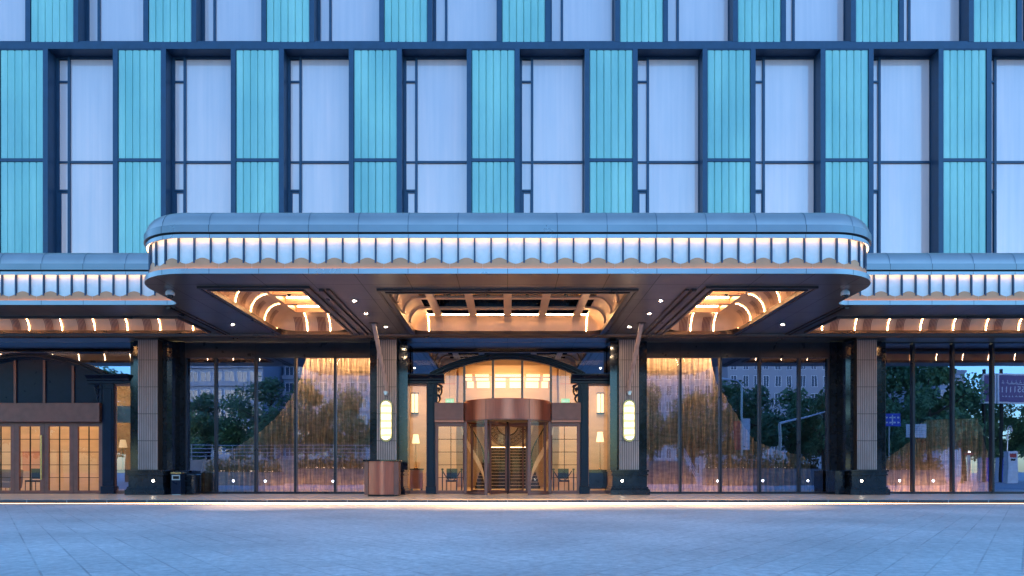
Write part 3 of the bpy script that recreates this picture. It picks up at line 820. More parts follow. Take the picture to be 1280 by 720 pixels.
for a, b, lab, light in ((-12.9, -5.0, 'dark lounge seen through the left window wall', (-9.2, -5.4)), (5.0, 12.9, 'dark lounge seen through the right window wall', (5.4, 9.0)), (14.4, 31, 'dark lounge seen through the far right window wall', (15.5, 19.5))):
    o, fin = room('lounge', a, b, 6., lab, M['dark'])
    mb = MB(); zt = 5.55 if a < 14 else 3.05
    if a < 14:
        mb.box(light[0], light[1], .26, .34, 5.56, 5.60); fin(mb, 'light_strip', M['lounge_light'])
        mb = MB(); mb.box(light[0]-.6, light[1]+.6, .2, .25, FLOOR+.01, FLOOR+.05); fin(mb, 'added_floor_light', M['added_floor_led'])  # added hidden strip, brightens the lower part of the curtain
        for i in range(3):
            q = MB(); xx = light[0]+.7+i*1.3; q.lathe((xx, .45, 5.5), [(.001, 0), (.05, 0)], 12, cap=False); fin(q, 'ceiling_spot', M['spot'])
    else:
        mb.box(15.2, 18.7, .22, .26, FLOOR+.01, FLOOR+.05); fin(mb, 'light_strip', M['added_floor_led2'])  # added hidden floor strip, brightens the short curtain from below

def armchair(x, y, rz, label):
    o = empty('armchair', label, 'armchair', (x, y, FLOOR), rz)
    mb = MB(); mb.box(-.36, .36, -.34, .34, .18, .45); mb.build('seat', M['grey_fabric'], o, bevel=.05)
    mb = MB(); mb.lathe((0, .05, .16), [(.46, 0), (.50, .3), (.52, .78), (.46, .80), (.42, .3)], 20, .0*PI, PI, cap=False); mb.build('backrest', M['grey_fabric'], o, smooth=True)
    for sx in (-1, 1):
        for sy in (-1, 1):
            mb = MB(); mb.tube([(sx*.28, sy*.26, 0), (sx*.26, sy*.24, .18)], [.015, .022], 8); mb.build('leg', M['brass'], o)
armchair(X(440, 29), 2.0, .3, 'grey armchair behind the curtain beside the podium')
armchair(X(395, 29), 2.1, -.3, 'grey armchair in the middle of the left window wall')
armchair(X(352, 29), 1.9, -.9, 'grey armchair in the lounge farthest from the podium')

# ------------------------------------------------------------------ entrance portals
def arch_pts(R, zc, half, n=28):
    a = math.asin(half/R); return [(R*math.sin(-a+2*a*i/n), zc+R*math.cos(-a+2*a*i/n)) for i in range(n+1)]
ARC_R, ARC_ZC = 6.28, 5.59-6.28
def portal(cx, label, lit):
    o = empty('entrance_portal', label, 'entrance', (cx, 0, FLOOR))
    def fin(mb, n, m, par=o, **k):
        q = mb.build(n, m, par, **k); q.location = (0, 0, -FLOOR) if par is o else (0,0,0); return q
    zc_base = 4.74
    # moulded arch: several concentric bands
    for (ra, rb, yf, m_) in ((6.28, 6.22, -.22, 'navy_gloss'), (6.219, 6.15, -.16, 'navy_gloss'), (6.149, 6.09, -.28, 'navy_gloss'), (6.089, 6.04, -.12, 'navy_gloss')):
        A, B = arch_pts(ra, ARC_ZC, 3.02), arch_pts(rb, ARC_ZC, 3.0)
        mb = MB()
        rows = [[(x, .1, z) for x, z in A], [(x, yf, z) for x, z in A], [(x, yf, z) for x, z in B], [(x, .1, z) for x, z in B]]
        mb.grid(rows); fin(mb, 'arch_moulding', M[m_], smooth=True)
    # mirror glass above the arch
    A = arch_pts(6.2, ARC_ZC, 3.0); mb = MB(); y = .02
    left, right = -4.1, 4.1
    if not lit: left, right = -12., 3.97
    top = SOF-.004
    mb.grid([[(x, y, z) for x, z in A], [(x, y, top) for x, z in A]])
    mb.quad((left, y, 4.7), (A[0][0], y, 4.7), (A[0][0], y, top), (left, y, top)); mb.quad((A[-1][0], y, 4.7), (right, y, 4.7), (right, y, top), (A[-1][0], y, top))
    fin(mb, 'mirror_glass', M['glass_mirror'])
    # fan light glass / dark panel and mullions
    zb = 3.55
    A = arch_pts(6.06, ARC_ZC, 2.97); mb = MB()
    xs = [(-2.97, zb)] + A + [(2.97, zb)]
    mb.bm.faces.new([mb.bm.verts.new((x, .0, z)) for x, z in xs])
    fin(mb, 'fanlight', M['glass_clear'] if lit else M['navy_gloss'])
    for m_ in (-1.69, -.57, .57, 1.69):
        zt = ARC_ZC+math.sqrt(6.05**2-m_*m_)
        mb = MB(); mb.box(m_-.045, m_+.045, -.06, .04, zb, zt); fin(mb, 'fanlight_mullion', M['bronze'] if lit else M['brown'], bevel=.005)
    for s in (-1, 1):
        pa, pb = (2.83, 3.14) if lit else (2.87, 3.31)
        # entablature
        ca, cb = (2.45, 4.12) if lit else (2.31, 3.97)
        mb = MB()
        prof = [(-.02, 4.40), (-.14, 4.40), (-.14, 4.50), (-.20, 4.53), (-.20, 4.58), (-.30, 4.66), (-.36, 4.70), (-.36, 4.755), (-.02, 4.755)]
        mb.prism(prof, s*ca if s > 0 else s*cb, s*cb if s > 0 else s*ca, 'x'); fin(mb, 'cornice', M['navy_gloss'], bevel=.004)
        mb = MB(); mb.box(s*pa, s*pb, -.12, .1, FLOOR+.3, 4.398); mb.box(s*(pa+.06), s*(pb-.06), -.15, -.121, FLOOR+.5, 4.2)
        mb.box(s*(pa-.04), s*(pb+.04), -.17, .1, FLOOR, FLOOR+.298); fin(mb, 'pilaster', M['navy_gloss'], bevel=.01)
        # scrolled console
        bx = pa-.34; mb = MB()
        pts = []
        for i in range(22):
            t = i/21; r = .15*(1-.55*t); a = PI*.5 + 2.4*PI*t
            pts.append((s*(pa-.15+ r*math.cos(a)*.9), -.10, 4.12 + r*math.sin(a)*1.5))
        mb.tube(pts, [.035*(1-.4*i/21) for i in range(22)], 8)
        pts = [(s*(pa-.10-.10*math.sin(PI*i/10)), -.10, 3.98-.34*i/10) for i in range(11)]; mb.tube(pts, [.05-.03*i/10 for i in range(11)], 8)
        pts = [(s*(pa-.05-.24*math.sin(PI*i/14)**.7), -.13, 4.38-.2*i/14) for i in range(15)]; mb.tube(pts, .03, 8)
        mb.box(s*(pa-.10), s*(pa-.004), -.14, -.02, 3.66, 4.395)
        for j in range(5):
            a = j*1.2; mb.tube([(s*(pa-.16), -.14, 4.14), (s*(pa-.16)+.09*math.cos(a), -.17, 4.14+.12*math.sin(a))], [.03, .008], 6)
        fin(mb, 'scroll_bracket', M['navy_gloss'], smooth=True)
        # tall sidelight
        wa, wb = (pb, 4.10) if lit else (pb, 3.97)
        mb = MB()
        mb.box(s*wa, s*wb, -.04, .06, FLOOR, FLOOR+.13)
        mb.box(s*wa, s*(wa+.03), -.04, .06, FLOOR+.13, 4.398); mb.box(s*(wa+.03), s*(wb-.001), -.04, .06, 4.32, 4.398)
        if lit:
            mb.box(s*(wb-.19), s*(wb-.11), -.04, .06, FLOOR+.13, 4.32); mb.box(s*(wb-.015), s*wb, -.04, .06, FLOOR+.13, 4.32)
        f = fin(mb, 'sidelight_frame', M['brown'])
        mb = MB(); mb.quad((s*(wa+.03), .01, FLOOR+.13), (s*wb, .01, FLOOR+.13), (s*wb, .01, 4.32), (s*(wa+.03), .01, 4.32)); mb.build('pane', M['glass_clear'] if lit else M['glass_dark'], f)
    def leaf(xa, xb, z0, z1, handle):
        mb = MB(); st = .115 if lit else .165
        mb.box(xa, xa+st, -.05, .04, z0, z1); mb.box(xb-st, xb, -.05, .04, z0, z1); mb.box(xa+st, xb-st, -.05, .04, z0, z0+.13); mb.box(xa+st, xb-st, -.05, .04, z1-.16, z1)
        d = fin(mb, 'door', M['brown'], bevel=.004)
        xm = (xa+xb)/2; mb = MB(); gz0, gz1 = z0+.13, z1-.16
        mb.box(xm-.011, xm+.011, -.03, .02, gz0, gz1)
        for j in range(1, 5):
            zz = gz0+(gz1-gz0)*j/5; mb.box(xa+st, xb-st, -.026, .016, zz-.011, zz+.011)
        mb.build('muntins', M['iron'], d)
        mb = MB(); mb.quad((xa+st, 0, gz0), (xb-st, 0, gz0), (xb-st, 0, gz1), (xa+st, 0, gz1)); mb.build('pane', M['glass_clear'], d)
        if handle is not None:
            mb = MB(); mb.tube([(handle, -.12, z0+.55), (handle, -.12, z1-.5)], .022, 10); mb.tube([(handle, -.12, z0+.65), (handle, -.04, z0+.65)], .012, 6); mb.tube([(handle, -.12, z1-.6), (handle, -.04, z1-.6)], .012, 6)
            mb.build('handle', M['brown'] if lit else M['brass'], d, smooth=True)
    if lit:
        for s in (-1, 1):
            mb = MB(); mb.box(s*1.70, s*2.825, -.30, .1, 2.97, 3.64); fin(mb, 'door_head_box', M['brown'], bevel=.008)
            mb = MB(); mb.box(s*1.70, s*2.825, -.22, .08, 2.90, 2.968); fin(mb, 'door_head_trim', M['copper'])
            a, b = sorted((s*1.61, s*2.82)); leaf(a, b, FLOOR, 2.898, s*1.72)
    else:
        mb = MB(); mb.box(-2.865, 2.865, -.30, .1, 2.90, 3.63); fin(mb, 'door_head_box', M['brown'], bevel=.008)
        for j in range(-2, 3):
            leaf(j*1.146-.57, j*1.146+.57, FLOOR, 2.898, {0: .50, -1: None, 1: -.0}.get(j) if j == 0 else None)
        for s in (-1, 1):
            mb = MB(); mb.box(s*3.34, s*3.97, .08, .3, 2.90, 3.55); fin(mb, 'bulkhead', M['white'])
    return o
portal(0, 'central arched entrance with lit fanlight, dark blue cornices and glazed side doors', True)
LP = X(38)
portal(LP, 'left side entrance with dark blue arch above a brown door head and five glazed leaves', False)

# revolving door
rd = empty('revolving_door', 'copper drum revolving door in the centre of the arched entrance', 'revolving door', (0, 0, FLOOR))
R = 1.70
mb = MB(); mb.lathe((0,0,0), [(R, 2.81), (R, 3.56), (R-.05, 3.56), (R-.05, 2.81), (R, 2.81)], 64, cap=False); mb.build('drum', M['copper'], rd, smooth=True)
mb = MB(); mb.lathe((0,0,0), [(.001, 2.83), (R-.06, 2.83)], 48, cap=False); mb.build('drum_ceiling', M['bronze'], rd)
mb = MB(); mb.lathe((0,0,0), [(.001, 3.54), (R-.06, 3.54)], 48, cap=False); mb.build('drum_top', M['bronze'], rd)
mb = MB(); mb.lathe((0,0,0), [(R+.01, 2.77), (R+.01, 2.808), (R-.07, 2.808), (R-.07, 2.77), (R+.01, 2.77)], 64, cap=False); mb.build('drum_trim', M['brown'], rd, smooth=True)
for sx in (-1, 1):
    for sy in (-1, 1):
        x, y = sx*.80, sy*math.sqrt(R*R-.64)
        mb = MB(); mb.box(x-.055, x+.055, y-.06, y+.06, 0, 2.77); mb.build('post', M['brown'], rd, bevel=.008)
    mb = MB(); a = .49
    c0 = -PI/2+a if sx > 0 else PI/2+a; c1 = PI/2-a if sx > 0 else 1.5*PI-a
    mb.lathe((0,0,0), [(R-.02, .1), (R-.02, 2.77)], 20, c0, c1, cap=False); mb.build('curved_glass', M['glass_wing'], rd, smooth=True)
    mb = MB(); mb.lathe((0,0,0), [(R, 0), (R, .1), (R-.05, .1), (R-.05, 0)], 20, c0, c1, cap=False); mb.build('curved_rail', M['brown'], rd, smooth=True)
    # drum end posts against the side doors
    mb = MB(); mb.box(sx*1.60-.04, sx*1.60+.04, -.62, -.54, 0, 2.77); mb.build('post', M['brown'], rd)
# vertical seams on the drum
mb = MB()
for sx in (-1, 1): mb.box(sx*.80-.006, sx*.80+.006, -1.512, -1.49, 2.81, 3.56)
mb.build('drum_seam', M['iron'], rd)
mb = MB(); mb.tube([(0,0,0), (0,0,2.8)], .04, 12); mb.build('centre_shaft', M['iron'], rd, smooth=True)
for ang in (math.radians(66), math.radians(156), math.radians(246), math.radians(336)):
    wg = bpy.data.objects.new('door_wing', None); COL.objects.link(wg); wg.parent = rd; wg.rotation_euler = (0,0,ang)
    mb = MB(); mb.box(.05, 1.6, -.02, .02, .02, .14); mb.box(.05, 1.6, -.02, .02, 2.64, 2.75); mb.box(1.52, 1.6, -.02, .02, .14, 2.64); mb.box(.05, .10, -.02, .02, .14, 2.64); mb.build('wing_frame', M['brown'], wg)
    mb = MB(); mb.quad((.1, 0, .14), (1.52, 0, .14), (1.52, 0, 2.64), (.1, 0, 2.64)); mb.build('pane', M['glass_wing'], wg)
for x in (-.35, .35):
    mb = MB(); mb.lathe((x, -.95, 2.825), [(.001, 0), (.05, 0)], 12, cap=False); mb.build('drum_light', M['spot'], rd)

# ------------------------------------------------------------------ lobby
lob, fin = room('lobby', -4.6, 4.6, 12.5, 'warm cream stone lobby seen through the arched entrance', M['cream'], 6.9, M['cream'])
mb = MB(); mb.box(-4.55, 4.55, .3, 3.2, 5.62, 5.75); fin(mb, 'ceiling_beam', M['cream'])
for s in (-1, 1):
    mb = MB(); mb.box(s*2.35, s*4.58, 4.4, 4.7, FLOOR, 6.85); fin(mb, 'screen_wall', M['cream'])
mb = MB()
for zz in (4.95, 5.9):
    for s in (-1, 1): mb.box(s*2.37, s*4.57, 4.385, 4.398, zz, zz+.03)
fin(mb, 'wall_line', M['valance'])
# glowing frieze high on the far side
yz = 9.6; d_ = 27+yz
for (pa, pb, ya, yb) in ((582, 590, 468, 471), (594, 611, 468, 471), (619, 651, 468, 471), (658, 675, 468, 471), (679, 687, 468, 471),
                         (582, 590, 473, 476), (595, 611, 473, 476), (619, 632, 473, 476), (637, 651, 473, 476), (658, 674, 473, 476), (679, 687, 473, 476)):
    mb = MB(); mb.box(X(pa, d_), X(pb, d_), yz-.1, yz-.02, Z(yb, d_), Z(ya, d_)); fin(mb, 'ceiling_light', M['frieze_light'])
for pa, pb in ((584, 592), (596, 612), (619, 632), (637, 651), (657, 673), (677, 685)):
    mb = MB(); mb.box(X(pa, d_), X(pb, d_), yz+.0, yz+.04, Z(485, d_), Z(477, d_)); fin(mb, 'lit_niche', M['lamp'] if False else M['frieze_light'])
mb = MB(); mb.box(-2.6, 2.6, yz+.06, yz+.3, 4.9, 6.85); mb.box(-2.6, 2.6, yz-.25, yz+.3, 4.55, 5.3); fin(mb, 'frieze_beam', M['cream'])
for x in (-1.7, 0, 1.7):
    mb = MB(); mb.box(x-.5, x+.5, .4, 1.25, 5.59, 5.612); fin(mb, 'ceiling_panel', M['lobby_light'])
for x, y in ((-3.4, 2.4), (3.4, 2.4)):
    mb = MB(); mb.box(x-.5, x+.5, y-.5, y+.5, 5.59, 5.612); fin(mb, 'ceiling_panel', M['lobby_light'])
mb = MB(); mb.box(-1.5, 1.5, 6.0, 8.6, 6.84, 6.86); fin(mb, 'ceiling_panel', M['soft_light'])
# staircase
st = empty('grand_staircase', 'dark lobby staircase with pale nosings and curved cream balustrade behind the revolving door', 'staircase', (0, 8., FLOOR))
n = 13; hw = 1.15
mb = MB(); mb2 = MB()
for i in range(n):
    ww = hw+.5*(1-i/n)
    mb.box(-ww, ww, i*.30, 4.2, i*.17, (i+1)*.17-.017)
    mb2.box(-ww-.01, ww+.01, i*.30-.03, i*.30+.3, (i+1)*.17-.015, (i+1)*.17)
mb.build('risers', M['iron'], st); mb2.build('treads', M['cream'], st)
mb = MB(); mb.box(-1.0, 1.0, 3.3, 3.36, 2.212, 2.232); mb.build('light_strip', M['soft_light'], st)  # added hidden strip that brightens the cream stringer
for s in (-1, 1):
    # curved cream gallery edge sweeping up from the landing, iron railing inside it
    P = []; Q = []
    for i in range(25):
        a = math.radians(4+92*i/24)
        P.append((s*1.28*math.sin(a), 4.3-1.2*(i/24)**2, 3.55-1.28*math.cos(a))); Q.append((s*.62*math.sin(a), 4.3-1.2*(i/24)**2, 3.55-.62*math.cos(a)))
    mb = MB(); mb.grid([[(x*1.13, y, 3.55+(z-3.55)*1.13) for x, y, z in P], [(x, y-.03, z) for x, y, z in P], [(x, y+.2, z) for x, y, z in P]]); mb.build('stringer', M['stair_white'], st, smooth=True)
    mb = MB(); mb.tube([(x, y, z) for x, y, z in Q], .035, 8); mb.build('handrail', M['iron'], st, smooth=True)
    mb = MB()
    for i in range(0, 25):
        p_, q_ = Vector(P[i]), Vector(Q[i]); mb.tube([p_, q_], .013, 5)
        if i % 3 == 1:
            m_ = (p_+q_)/2; mb.tube([(m_.x+.13*math.cos(t), m_.y, m_.z+.13*math.sin(t)) for t in [2*PI*k/12 for k in range(13)]], .014, 5)
    mb.build('balusters', M['iron'], st)
    # lower sweep in front, seen in the curved glass
    P = []
    for i in range(21):
        t = i/20; P.append((s*(1.35+.75*math.cos(t*PI*.9+.2)*.8+.35), -.6-1.0*t, 2.9-2.75*t))
    mb = MB(); mb.grid([[(x, y, z) for x, y, z in P], [(x+s*.02, y, z+.45) for x, y, z in P]]); mb.build('stringer', M['white'], st, smooth=True)
    mb = MB(); mb.tube([(x, y, z+1.3) for x, y, z in P], .03, 8)
    for x, y, z in P: mb.tube([(x, y, z+.4), (x, y, z+1.3)], .012, 5)
    mb.build('balusters', M['iron'], st)
# stanchions with rope
def stanchion(x, y, label, rope):
    o = empty('rope_stanchion', label, 'stanchion', (x, y, FLOOR))
    mb = MB(); mb.lathe((0,0,0), [(.17, 0), (.17, .02), (.05, .05), (.025, .07), (.025, .92), (.05, .94), (.05, .98), (.02, 1.0)], 16); mb.build('post', M['iron'], o, smooth=True)
    if rope:
        mb = MB(); mb.tube([(rope*i/12, 0, .9-.42*math.sin(PI*i/12)) for i in range(13)], .022, 8); mb.build('rope', M['iron'], o, smooth=True)
stanchion(X(553, 28.6), 1.6, 'black rope stanchion just inside the left glazed door', .75)
stanchion(X(577, 28.6), 1.6, 'black stanchion ending the rope by the revolving door, left side', None)
stanchion(X(692, 28.6), 1.6, 'black rope stanchion beside the revolving door, right side', .75)
stanchion(X(717, 28.6), 1.6, 'black stanchion ending the rope just inside the right glazed door', None)
def side_chair(x, y, label):
    o = empty('lobby_chair', label, 'chair', (x, y, FLOOR))
    mb = MB(); mb.box(-.24, .24, -.22, .22, .42, .5); mb.build('seat', M['iron'], o, bevel=.02)
    mb = MB(); mb.box(-.24, .24, .18, .24, .55, 1.0); mb.build('backrest', M['iron'], o, bevel=.02)
    for sx in (-1, 1):
        for sy in (-1, 1):
            mb = MB(); mb.tube([(sx*.22, sy*.2, 0), (sx*.22, sy*.2, .42 if sy < 0 else 1.0)], .016, 6); mb.build('leg', M['iron'], o)
side_chair(X(564, 30), 3.2, 'small dark chair behind the rope, left of the revolving door')
side_chair(X(705, 30), 3.2, 'small dark chair behind the rope, right of the revolving door')
def table_lamp(x, y, z, h, label):
    o = empty('table_lamp', label, 'lamp', (x, y, z))
    mb = MB(); mb.lathe((0,0,0), [(.09, 0), (.1, .02), (.04, .05), (.03, h*.7), (.02, h*.78)], 14); mb.build('lamp_base', M['brass'], o, smooth=True)
    mb = MB(); mb.lathe((0,0,0), [(.17, h*.74), (.11, h)], 18, cap=False); mb.build('lamp_shade', M['lamp'], o, smooth=True)
def console(x, y, w, h, label, mat):
    o = empty('console_table', label, 'table', (x, y, FLOOR))
    mb = MB(); mb.box(-w/2, w/2, -.2, .2, h-.06, h); mb.build('top', M['iron'], o)
    mb = MB(); mb.box(-w/2+.04, w/2-.04, -.17, .17, .12, h-.062); mb.build('cabinet', mat, o)
    for sx in (-1, 1):
        mb = MB(); mb.box(sx*(w/2-.08)-.03, sx*(w/2-.08)+.03, -.15, .15, 0, .118); mb.build('leg', M['iron'], o)
console(X(747, 30.2), 3.2, .9, .95, 'dark console cabinet behind the right tall sidelight', M['navy_gloss'])
table_lamp(X(750, 30.2), 3.2, FLOOR+.95, 1.65, 'tall lit lamp on the console behind the right sidelight')
console(X(520, 30.2), 3.4, .6, 1.0, 'narrow console behind the left tall sidelight', M['brown'])
table_lamp(X(519, 30.2), 3.4, FLOOR+1.0, 1.5, 'tall lit lamp on the console behind the left sidelight')
for s, wd in ((-1, 'left'), (1, 'right')):
    o = empty('wall_lantern', f'lit wall lantern high on the cream wall behind the {wd} sidelight', 'lantern', (X(634.5+s*116, 31.3), 4.38, 3.75))
    mb = MB(); mb.box(-.14, .14, -.12, -.02, -.1, .75); mb.build('lantern_glass', M['lamp'], o)
    mb = MB(); mb.box(-.17, .17, -.14, 0, -.16, -.102); mb.box(-.17, .17, -.14, 0, .752, .8); mb.box(-.01, .01, -.135, -.121, -.1, .75); mb.build('lantern_frame', M['iron'], o)
    o = empty('exit_sign', f'small green lit exit sign above the {wd} glazed door box', 'exit sign', (X(634.5+s*72.3, 28), 1.0, Z(501.5, 28)))
    mb = MB(); mb.box(-.17, .17, -.03, .03, -.1, .1); mb.build('sign_face', M['exit'], o)
    mb = MB()
    mb.prism([(-.13, .0), (-.06, .05), (-.06, .02), (-.0, .02), (-.0, -.02), (-.06, -.02), (-.06, -.05)], -.034, -.031)
    mb.tube([(.07, -.033, .05), (.07, -.033, .052)], .018, 8); mb.box(.055, .085, -.034, -.031, -.02, .035)
    mb.prism([(.06, -.02), (.03, -.075), (.045, -.08), (.075, -.03)], -.034, -.031); mb.prism([(.075, -.02), (.11, -.07), (.1, -.08), (.065, -.03)], -.0345, -.031)
    mb.build('pictogram', M['exit_white'], o)
    mb = MB(); mb.tube([(0,0,.1), (0,0,3.3)], .008, 5); mb.build('hanger', M['iron'], o)

# left foyer
foy, fin = room('side_foyer', -27, -14.6, 4.6, 'warm cream foyer seen through the left side doors', M['cream'], 5.95, M['cream'])
for x in (-23.5, -21, -18.6, -16.2):
    mb = MB(); mb.box(x-.6, x+.6, 1.6, 2.6, 5.91, 5.935); fin(mb, 'ceiling_panel', M['lobby_light'])
console(X(155, 30.4), 3.0, 1.2, .95, 'dark console seen through the narrow window beside the side doors', M['grey_fabric'])
table_lamp(X(160, 30.4), 3.0, FLOOR+.95, 1.3, 'lit lamp with pale shade behind the narrow side window')
armchair(X(18, 30), 2.6, 0, 'grey armchair behind the leftmost visible door leaf')
side_chair(X(46, 30), 2.8, 'dark chair standing inside the left side doors')
mb = MB(); mb.box(X(26, 31.4), X(54, 31.4), 4.5, 4.58, 1.0, 1.9); tag(mb.build('wall_picture', M['valance']), 'brown rectangular panel on the foyer wall behind the side doors', 'picture')

# ------------------------------------------------------------------ podium and bin
pod = empty('podium', 'copper valet podium with curved front and dark top beside the left sconce column', 'podium', (X(476.7, 24.1), -2.9, FLOOR))
mb = MB()
pts = [(-.44, -.06)] + [(-.44+.88*i/16, -.06-.16*math.sin(PI*i/16)) for i in range(1, 16)] + [(.44, -.06), (.44, .5), (-.44, .5)]
mb.prism(pts, .07, 1.22, 'z'); mb.build('curved_front', M['copper'], pod, smooth=True)
for s in (-1, 1):
    mb = MB(); mb.prism([(s*.442, -.08), (s*.60, .02), (s*.60, .52), (s*.442, .52)], .05, 1.22, 'z'); mb.build('side_panel', M['brown'], pod, bevel=.004)
mb = MB(); mb.prism([(-.50, -.17), (0, -.27), (.50, -.17), (.64, .0), (.64, .56), (-.64, .56), (-.64, .0)], 1.222, 1.275, 'z'); mb.build('top', M['black'], pod, bevel=.006)
mb = MB(); mb.prism([(-.45, -.08), (0, -.20), (.45, -.08), (.56, .04), (.56, .5), (-.56, .5)], 0, .07, 'z'); mb.build('base', M['iron'], pod)
bn = empty('litter_bin', 'black litter bin with steel-rimmed slot beside the left column plinth', 'bin', (X(223, 25.7), -1.3, FLOOR))
mb = MB(); mb.box(-.18, .18, -.18, .18, .03, .78); mb.build('body', M['navy_gloss'], bn, bevel=.01)
mb = MB(); mb.box(-.19, .19, -.19, .19, .782, .84); mb.build('lid', M['brass'], bn, bevel=.008)
mb = MB(); mb.box(-.15, .15, -.195, -.181, .55, .59); mb.box(-.15, .15, -.195, -.181, .70, .74); mb.box(-.15, -.115, -.195, -.181, .592, .698); mb.box(.115, .15, -.195, -.181, .592, .698); mb.build('slot_rim', M['steel'], bn)
mb = MB(); mb.box(-.113, .113, -.186, -.1805, .593, .697); mb.build('slot', M['iron'], bn)
mb = MB(); mb.box(-.16, .16, -.16, .16, 0, .03); mb.build('foot', M['steel'], bn)
bx = empty('storage_box', 'black rounded box standing against the window right of the litter bin', 'box', (X(238.5, 26.2), -.75, FLOOR))
mb = MB(); mb.box(-.27, .27, -.3, .25, 0, .79); mb.build('body', M['black'], bx, bevel=.05)
mb = MB(); mb.box(-.28, .28, -.31, .26, .792, .82); mb.build('lid', M['navy_gloss'], bx, bevel=.012)

# ------------------------------------------------------------------ the place opposite (seen in the glass)
def RX(px, D): return (px-634.5)*D/F
def RY(D): return -(D-27)
def RZ(py, D): return EYE+(590-py)*D/F
def tree_meshes(seed, mat):
    rnd = random.Random(seed)
    tr = MB(); H = 1.0
    tr.tube([(0,0,0), (.03,.02,1.5), (-.05,.05,3.), (.05,0,4.6), (0,.1,6.6)], [.2,.16,.13,.1,.04], 8)
    cl = []
    for i in range(9):
        a = rnd.uniform(0, 2*PI); z0 = rnd.uniform(2.2, 4.6); L = rnd.uniform(1.3, 2.4); up = rnd.uniform(.5, 1.6)
        e = (L*math.cos(a), L*math.sin(a), z0+up); tr.tube([(0,0,z0), (e[0]*.5, e[1]*.5, z0+up*.4), e], [.08,.05,.015], 6); cl.append(e)
    for i in range(16):
        a = rnd.uniform(0, 2*PI); q = rnd.random()**.6; z = rnd.uniform(2.6, 7.6); rr = 2.5*math.sin(PI*min(.97, max(.08, (z-1.6)/6.6)))
        cl.append((q*rr*math.cos(a), q*rr*math.sin(a), z))
    cr = MB()
    for c in cl:
        R_ = rnd.uniform(.6, 1.15)
        for k_ in range(190):
            v = Vector((rnd.gauss(0,1), rnd.gauss(0,1), rnd.gauss(0,.8))).normalized()*R_*rnd.random()**.4
            pz = Vector(c)+v; s_ = rnd.uniform(.09, .2)
            u = Vector((rnd.gauss(0,1), rnd.gauss(0,1), rnd.gauss(0,1))).normalized(); w = u.orthogonal().normalized()
            cr.quad(pz-u*s_, pz+w*s_*.6, pz+u*s_, pz-w*s_*.6)
    return tr, cr
def tree_proto(seed, mat):
    tr, cr = tree_meshes(seed, mat)
    o = empty('street_tree', 'x', 'tree', (0,0,0))
    tr.build('trunk', M['bark'], o, smooth=True); cr.build('crown', mat, o, recalc=False)
    return o
protos = [tree_proto(3, M['leaf']), tree_proto(11, M['leaf2']), tree_proto(23, M['leaf'])]
used = [False]*3
spots = [  # px, py_top, D, proto, label
 (20, 470, 68, 1, 'dark tree opposite the left edge of the side entrance'),
 (75, 462, 66, 0, 'tree opposite the middle of the side entrance'),
 (125, 468, 64, 2, 'tree opposite the right end of the side entrance'),
 (160, 474, 66, 1, 'tree reflected in the narrow window left of the first fluted column'),
 (195, 482, 66, 0, 'tree opposite the leftmost fluted column'),
 (228, 496, 62, 0, 'low green tree reflected at the left edge of the left window wall'),
 (262, 492, 66, 1, 'rounded green tree reflected in the first pane of the left window wall'),
 (300, 498, 64, 2, 'bushy tree reflected in the second pane of the left window wall'),
 (338, 472, 60, 1, 'tallest dark tree reflected in the third pane of the left window wall'),
 (385, 482, 66, 0, 'tree reflected in the curtain of the fourth left pane'),
 (440, 492, 64, 2, 'tree reflected in the pane beside the podium'),
 (815, 486, 66, 2, 'tree reflected in the pane right of the sconce column'),
 (868, 490, 64, 1, 'tree reflected in the second pane of the right window wall'),
 (912, 484, 66, 0, 'green tree reflected behind the street lamp'),
 (952, 482, 62, 1, 'dark tree reflected in the fourth right pane'),
 (992, 490, 66, 2, 'tree reflected beneath the grey apartment block'),
 (1030, 490, 62, 0, 'tree reflected at the right edge of the right window wall'),
 (1118, 452, 70, 1, 'tall tree reflected above the blue road sign'),
 (1165, 448, 66, 0, 'tall tree reflected above the white notice board'),
 (1150, 500, 58, 2, 'low rounded tree reflected behind the notice board'),
 (1205, 492, 72, 1, 'dark tree reflected left of the billboard'),
 (1245, 502, 74, 2, 'dark tree reflected under the billboard'),
 (1290, 500, 70, 0, 'dark tree reflected under the right end of the billboard'),
 (1100, 500, 60, 2, 'low tree reflected beside the right fluted column')]
for px, py, D, pi_, lab in spots:
    h = RZ(py, D); sc = h/8.0
    o = protos[pi_] if not used[pi_] else copy_tree(protos[pi_]); used[pi_] = True
    o.location = (RX(px, D), RY(D), 0); o.rotation_euler = (0,0,random.uniform(0,6.28)); o.scale = (sc*random.uniform(1.0,1.2), sc*random.uniform(1.0,1.2), sc)
    o['label'] = lab; o['group'] = 'trees across the plaza seen in the glass'
